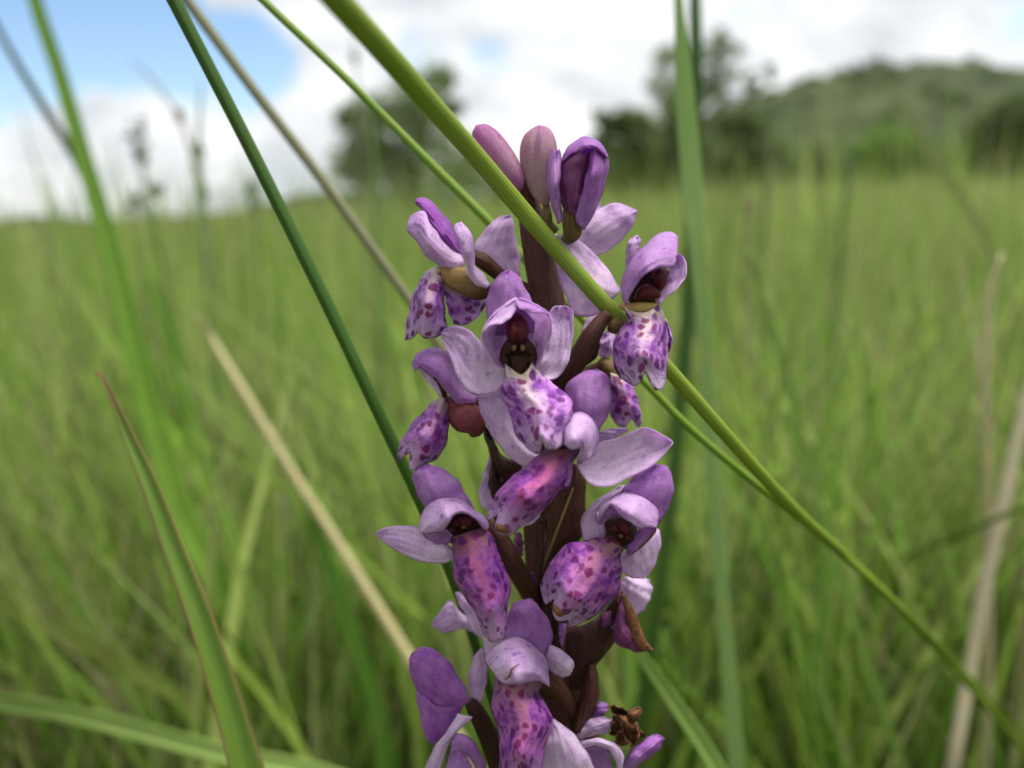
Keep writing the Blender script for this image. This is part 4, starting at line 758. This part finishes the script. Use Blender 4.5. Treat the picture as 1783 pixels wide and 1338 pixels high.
for (x, y, r_) in ((1375, 640, 12), (1440, 690, 13), (1405, 680, 9), (1350, 690, 11)):
    ptube('pollen_sac', f, 3, [(x - r_, y - 3, r_ * .5, 11.8), (x, y, r_, 12.6), (x + r_, y + 4, r_ * .4, 11.8)], 'tan_spur' if r_ == 9 else 'maroon_column', n=10)
# --- wilted flower low on the right
f = flower(3, [(1080, 1330, 60, 0), (1180, 1290, 62, 1), (1280, 1220, 60, 2), (1350, 1120, 50, 3), (1395, 1040, 34, 4), (1410, 1000, 20, 4)], 1, m='dark_bract', name='wilted_flower', k=24, label='wilted maroon flower')
patch('lateral_sepal', f, 3, [(1400, 990), (1405, 930), (1440, 905), (1500, 908)], [(1490, 1125), (1545, 1070), (1578, 985), (1562, 920)], d=1.5, cup=1.4, col=(-.1, .1, .1))
patch('petal', f, 3, [(1370, 1200), (1375, 1100), (1380, 1020), (1400, 985)], [(1425, 1230), (1425, 1130), (1425, 1050), (1420, 985)], d=4, cup=1, m='red_spur')
patch('lip', f, 3, [(1362, 1180), (1372, 1270), (1430, 1300), (1490, 1325)], [(1420, 1000), (1450, 1080), (1480, 1170), (1530, 1260), (1530, 1320)], d=5, cup=2, m='magenta_petal', col=(.5, .2, .1))
ptube('petal', f, 3, [(1420, 1010, 10, 6), (1450, 1090, 26, 6.5), (1480, 1190, 34, 6.5), (1515, 1270, 32, 6.5), (1560, 1305, 18, 6), (1582, 1312, 4, 6)], 'withered', n=14, flat=.6, label='browned curled petal')
patch('petal', f, 3, [(1290, 1130), (1300, 1190), (1340, 1200)], [(1360, 1050), (1370, 1120), (1375, 1190)], d=3.5, cup=1, m='magenta_petal', col=(.6, 0, 0))

# --- big bract in the middle and the dark tissue around the stem
o = patch('bract', orchid, 3, [(955, 900), (965, 820), (1000, 650), (1005, 520), (1060, 400), (1140, 280)], [(1010, 860), (1100, 735), (1185, 690), (1205, 520), (1207, 370), (1165, 285)], dL=[3, 5, 6, 7], dM=[5, 8, 10, 9], dR=[4, 5, 6, 7], m='brown_tissue')
ptube('midrib', o, 3, [(975, 850, 4, 5.8), (1010, 760, 6, 8), (1070, 600, 7, 9.6), (1130, 440, 7, 9.8), (1155, 360, 4, 9)], 'green_rib', n=8)
patch('bract', orchid, 3, [(1000, 1300), (960, 1100), (945, 900), (940, 700), (950, 580)], [(1075, 1300), (1060, 1100), (1010, 900), (1010, 700), (1000, 560)], d=2.5, cup=2, m='dark_bract')
patch('bract', orchid, 4, [(1080, 900), (1060, 760), (1050, 600), (1075, 470), (1110, 430)], [(1290, 600), (1380, 480), (1390, 300), (1330, 330), (1250, 400)], d=1, cup=3, m='dark_bract')
patch('bract', orchid, 4, [(1140, 1010), (1150, 900), (1190, 760), (1215, 640)], [(1190, 1005), (1262, 880), (1283, 760), (1265, 620)], dL=3, dM=5, dR=3, m='brown_tissue')
patch('bract', orchid, 4, [(960, 1000), (940, 860), (930, 740), (990, 620)], [(1120, 1000), (1120, 860), (1100, 740), (1080, 600)], d=4, cup=2, m='dark_bract')
patch('petal', orchid, 3, [(820, 660), (815, 720), (840, 790)], [(850, 660), (862, 720), (862, 790)], d=-1, cup=.5, m='magenta_petal', col=(.1, 0, 0))
patch('petal', orchid, 3, [(890, 880), (895, 950), (925, 1030)], [(925, 880), (935, 950), (940, 1030)], d=3.2, cup=.4, col=(.6, 0, .2), m='violet_petal')
patch('petal', orchid, 3, [(1062, 1165), (1062, 1220), (1072, 1290)], [(1100, 1165), (1092, 1230), (1076, 1290)], d=5, cup=.4, col=(.5, 0, .2), m='violet_petal')

# --- pale petals behind at the lower left
f = flower(3, [(760, 1290, 36, -5), (690, 1240, 36, -5), (630, 1190, 28, -5)], -5, k=10)
patch('lateral_sepal', f, 3, [(600, 1215), (520, 1195), (430, 1218), (358, 1176)], [(600, 1150), (520, 1110), (470, 1045), (438, 1050), (362, 1160)], d=-5, cup=1.4, col=(.0, .5, .3))
patch('dorsal_sepal', f, 3, [(640, 1250), (580, 1200), (540, 1110), (500, 1040), (490, 995)], [(680, 1210), (640, 1140), (600, 1080), (560, 1035), (510, 992)], d=-4, cup=1.2, col=(.0, .25, .2))

# --- bottom middle flower
f = flower(4, [(1130, 900, 50, 2), (1060, 780, 54, 5), (980, 700, 56, 8), (900, 640, 50, 10)], 7, k=20)
patch('dorsal_sepal', f, 4, [(790, 560), (765, 480), (770, 395), (795, 310), (842, 275), (895, 264)], [(960, 620), (1005, 560), (1024, 470), (1015, 410), (980, 350), (945, 300), (908, 266)], d=9, cup=2.2, m='violet_petal', col=(.5, .1, .3))
patch('hood', f, 4, [(700, 670), (655, 600), (690, 540), (760, 490), (850, 474), (915, 510), (980, 580), (1000, 670), (1010, 745)], [(712, 680), (730, 712), (768, 738), (810, 745), (860, 735), (905, 726), (950, 722), (985, 735), (1005, 750)], dL=[13, 12, 10, 10, 11, 12], dM=[15, 18, 18, 18, 16, 14], dR=[15, 18, 19, 18, 17, 14], m='pale_petal', col=(.25, .2, .9), nt=36, rip=.4)
ptube('petal_edge', f, 4, [(762, 712, 3, 19), (788, 690, 5, 19.6), (800, 655, 5, 19.7), (842, 625, 2, 19.2)], 'withered', n=8, label='browned margin of the petal')
patch('lateral_sepal', f, 4, [(760, 620), (680, 600), (655, 560), (630, 460), (590, 360), (560, 270)], [(780, 520), (740, 490), (690, 440), (640, 380), (610, 300)], d=5, cup=1.4, col=(-.05, .2, .3))
patch('lateral_sepal', f, 4, [(985, 640), (1025, 675), (1080, 698), (1122, 688)], [(990, 560), (1015, 520), (1075, 550), (1132, 600), (1144, 645)], d=9, cup=2, col=(-.2, .1, .1))
patch('lip', f, 4, [(710, 700), (700, 750), (690, 830), (697, 905), (730, 1010), (732, 1130), (735, 1260), (790, 1360)], [(985, 710), (968, 745), (945, 790), (992, 850), (1022, 925), (1015, 1005), (982, 1085), (970, 1180), (940, 1330)], T=[(830, 1290), (850, 1200), (868, 1300), (920, 1300)], dL=[13, 13, 13, 13], dM=[16, 18.5, 19, 18], dR=[13, 13, 13, 13], m='spotted_lip', col=(.75, .95, .5), nt=44, ns=23)
patch('lateral_sepal', f, 4, [(960, 1300), (975, 1100), (1000, 1020), (1015, 935)], [(1300, 1300), (1240, 1165), (1172, 1050), (1095, 972), (1030, 930)], d=10, cup=2, col=(-.1, .1, .4))

# --- bottom left flower
f = flower(4, [(760, 1300, 60, 1), (700, 1100, 60, 2), (640, 960, 54, 3), (590, 870, 44, 4), (560, 835, 30, 4)], 3, m='dark_bract', k=22)
patch('dorsal_sepal', f, 4, [(545, 850), (430, 862), (335, 825), (272, 762), (240, 685), (229, 600)], [(572, 825), (540, 755), (500, 690), (440, 600), (370, 548), (300, 534), (248, 560)], d=5, cup=2.2, m='violet_petal', col=(.62, .1, .1))
patch('petal', f, 4, [(530, 870), (470, 960), (420, 1020), (362, 1074)], [(520, 840), (420, 845), (330, 810), (272, 765), (290, 900), (320, 1015), (352, 1070)], d=4, cup=1.5, m='violet_petal', col=(.58, .1, .1))
patch('petal', f, 4, [(600, 850), (575, 800), (560, 700), (590, 590), (628, 540)], [(625, 845), (650, 770), (664, 680), (655, 600), (634, 540)], d=3, cup=1.2, col=(.2, .1, .1), m='pale_petal')
patch('lateral_sepal', f, 4, [(500, 900), (440, 1000), (370, 1090), (320, 1200), (270, 1320)], [(580, 920), (540, 960), (470, 1040), (420, 1150), (380, 1320)], d=7, cup=1, col=(-.1, .2, .1))
patch('hood', f, 4, [(470, 1050), (500, 1010), (560, 1030), (610, 1090), (650, 1180), (680, 1320)], [(455, 1130), (490, 1100), (540, 1120), (590, 1180), (620, 1320)], d=8, cup=1.4, m='violet_petal', col=(.45, .1, .1))
patch('lip', f, 4, [(470, 1100), (440, 1180), (420, 1330)], [(540, 1110), (580, 1200), (600, 1330)], d=6.5, cup=1.5, m='violet_petal', col=(.3, .1, .2))

# --- remains of a flower at the bottom right
f = flower(4, [(1120, 1250, 50, 1), (1200, 1180, 50, 2), (1280, 1120, 40, 3), (1340, 1080, 30, 4)], 2, m='dark_bract', name='withered_flower', k=16, label='half withered flower with brown curled remains')
patch('lateral_sepal', f, 4, [(1160, 1020), (1210, 950), (1280, 920), (1352, 935)], [(1180, 1045), (1245, 1022), (1330, 1005), (1358, 945)], d=4, cup=1.2, col=(0, .3, .1))
patch('petal', f, 4, [(1235, 930), (1262, 870), (1290, 835)], [(1290, 935), (1325, 890), (1330, 845)], d=2, cup=.8, m='violet_petal', col=(.5, 0, .1))
patch('petal', f, 4, [(1178, 1055), (1280, 1038), (1372, 1068), (1418, 1130), (1412, 1220)], [(1190, 1092), (1270, 1078), (1340, 1108), (1380, 1180), (1385, 1230)], d=8, cup=1.2, col=(-.05, .1, .1))
patch('lip', f, 4, [(1190, 1100), (1230, 1180), (1280, 1300)], [(1270, 1085), (1335, 1120), (1370, 1300)], d=5, cup=-1, m='violet_petal', col=(.3, 0, .3))
patch('petal', f, 4, [(1390, 1215), (1450, 1120), (1530, 1050), (1600, 1015), (1636, 1030)], [(1440, 1240), (1500, 1190), (1580, 1130), (1622, 1090), (1644, 1040)], d=6, cup=2, m='violet_petal', col=(.5, .2, .1))
rgw = np.random.RandomState(9)
for k in range(9):
    x, y = 1380 + rgw.rand() * 110, 890 + rgw.rand() * 140; a = rgw.rand() * 6.28
    c, s_ = math.cos(a), math.sin(a); w_, h_ = 26 + rgw.rand() * 18, 50 + rgw.rand() * 30
    q = lambda u, v: (x + u * c * w_ - v * s_ * h_, y + u * s_ * w_ + v * c * h_)
    patch('shrivelled_petal', f, 4, [q(-.2, -1), q(-1, -.3), q(-.9, .4), q(-.1, 1)], [q(.2, -1), q(1, -.2), q(.8, .5), q(.1, 1)], d=3.5 + rgw.rand() * 4, cup=rgw.uniform(-3, 3), m='withered', rip=1.0, ns=9, nt=14)
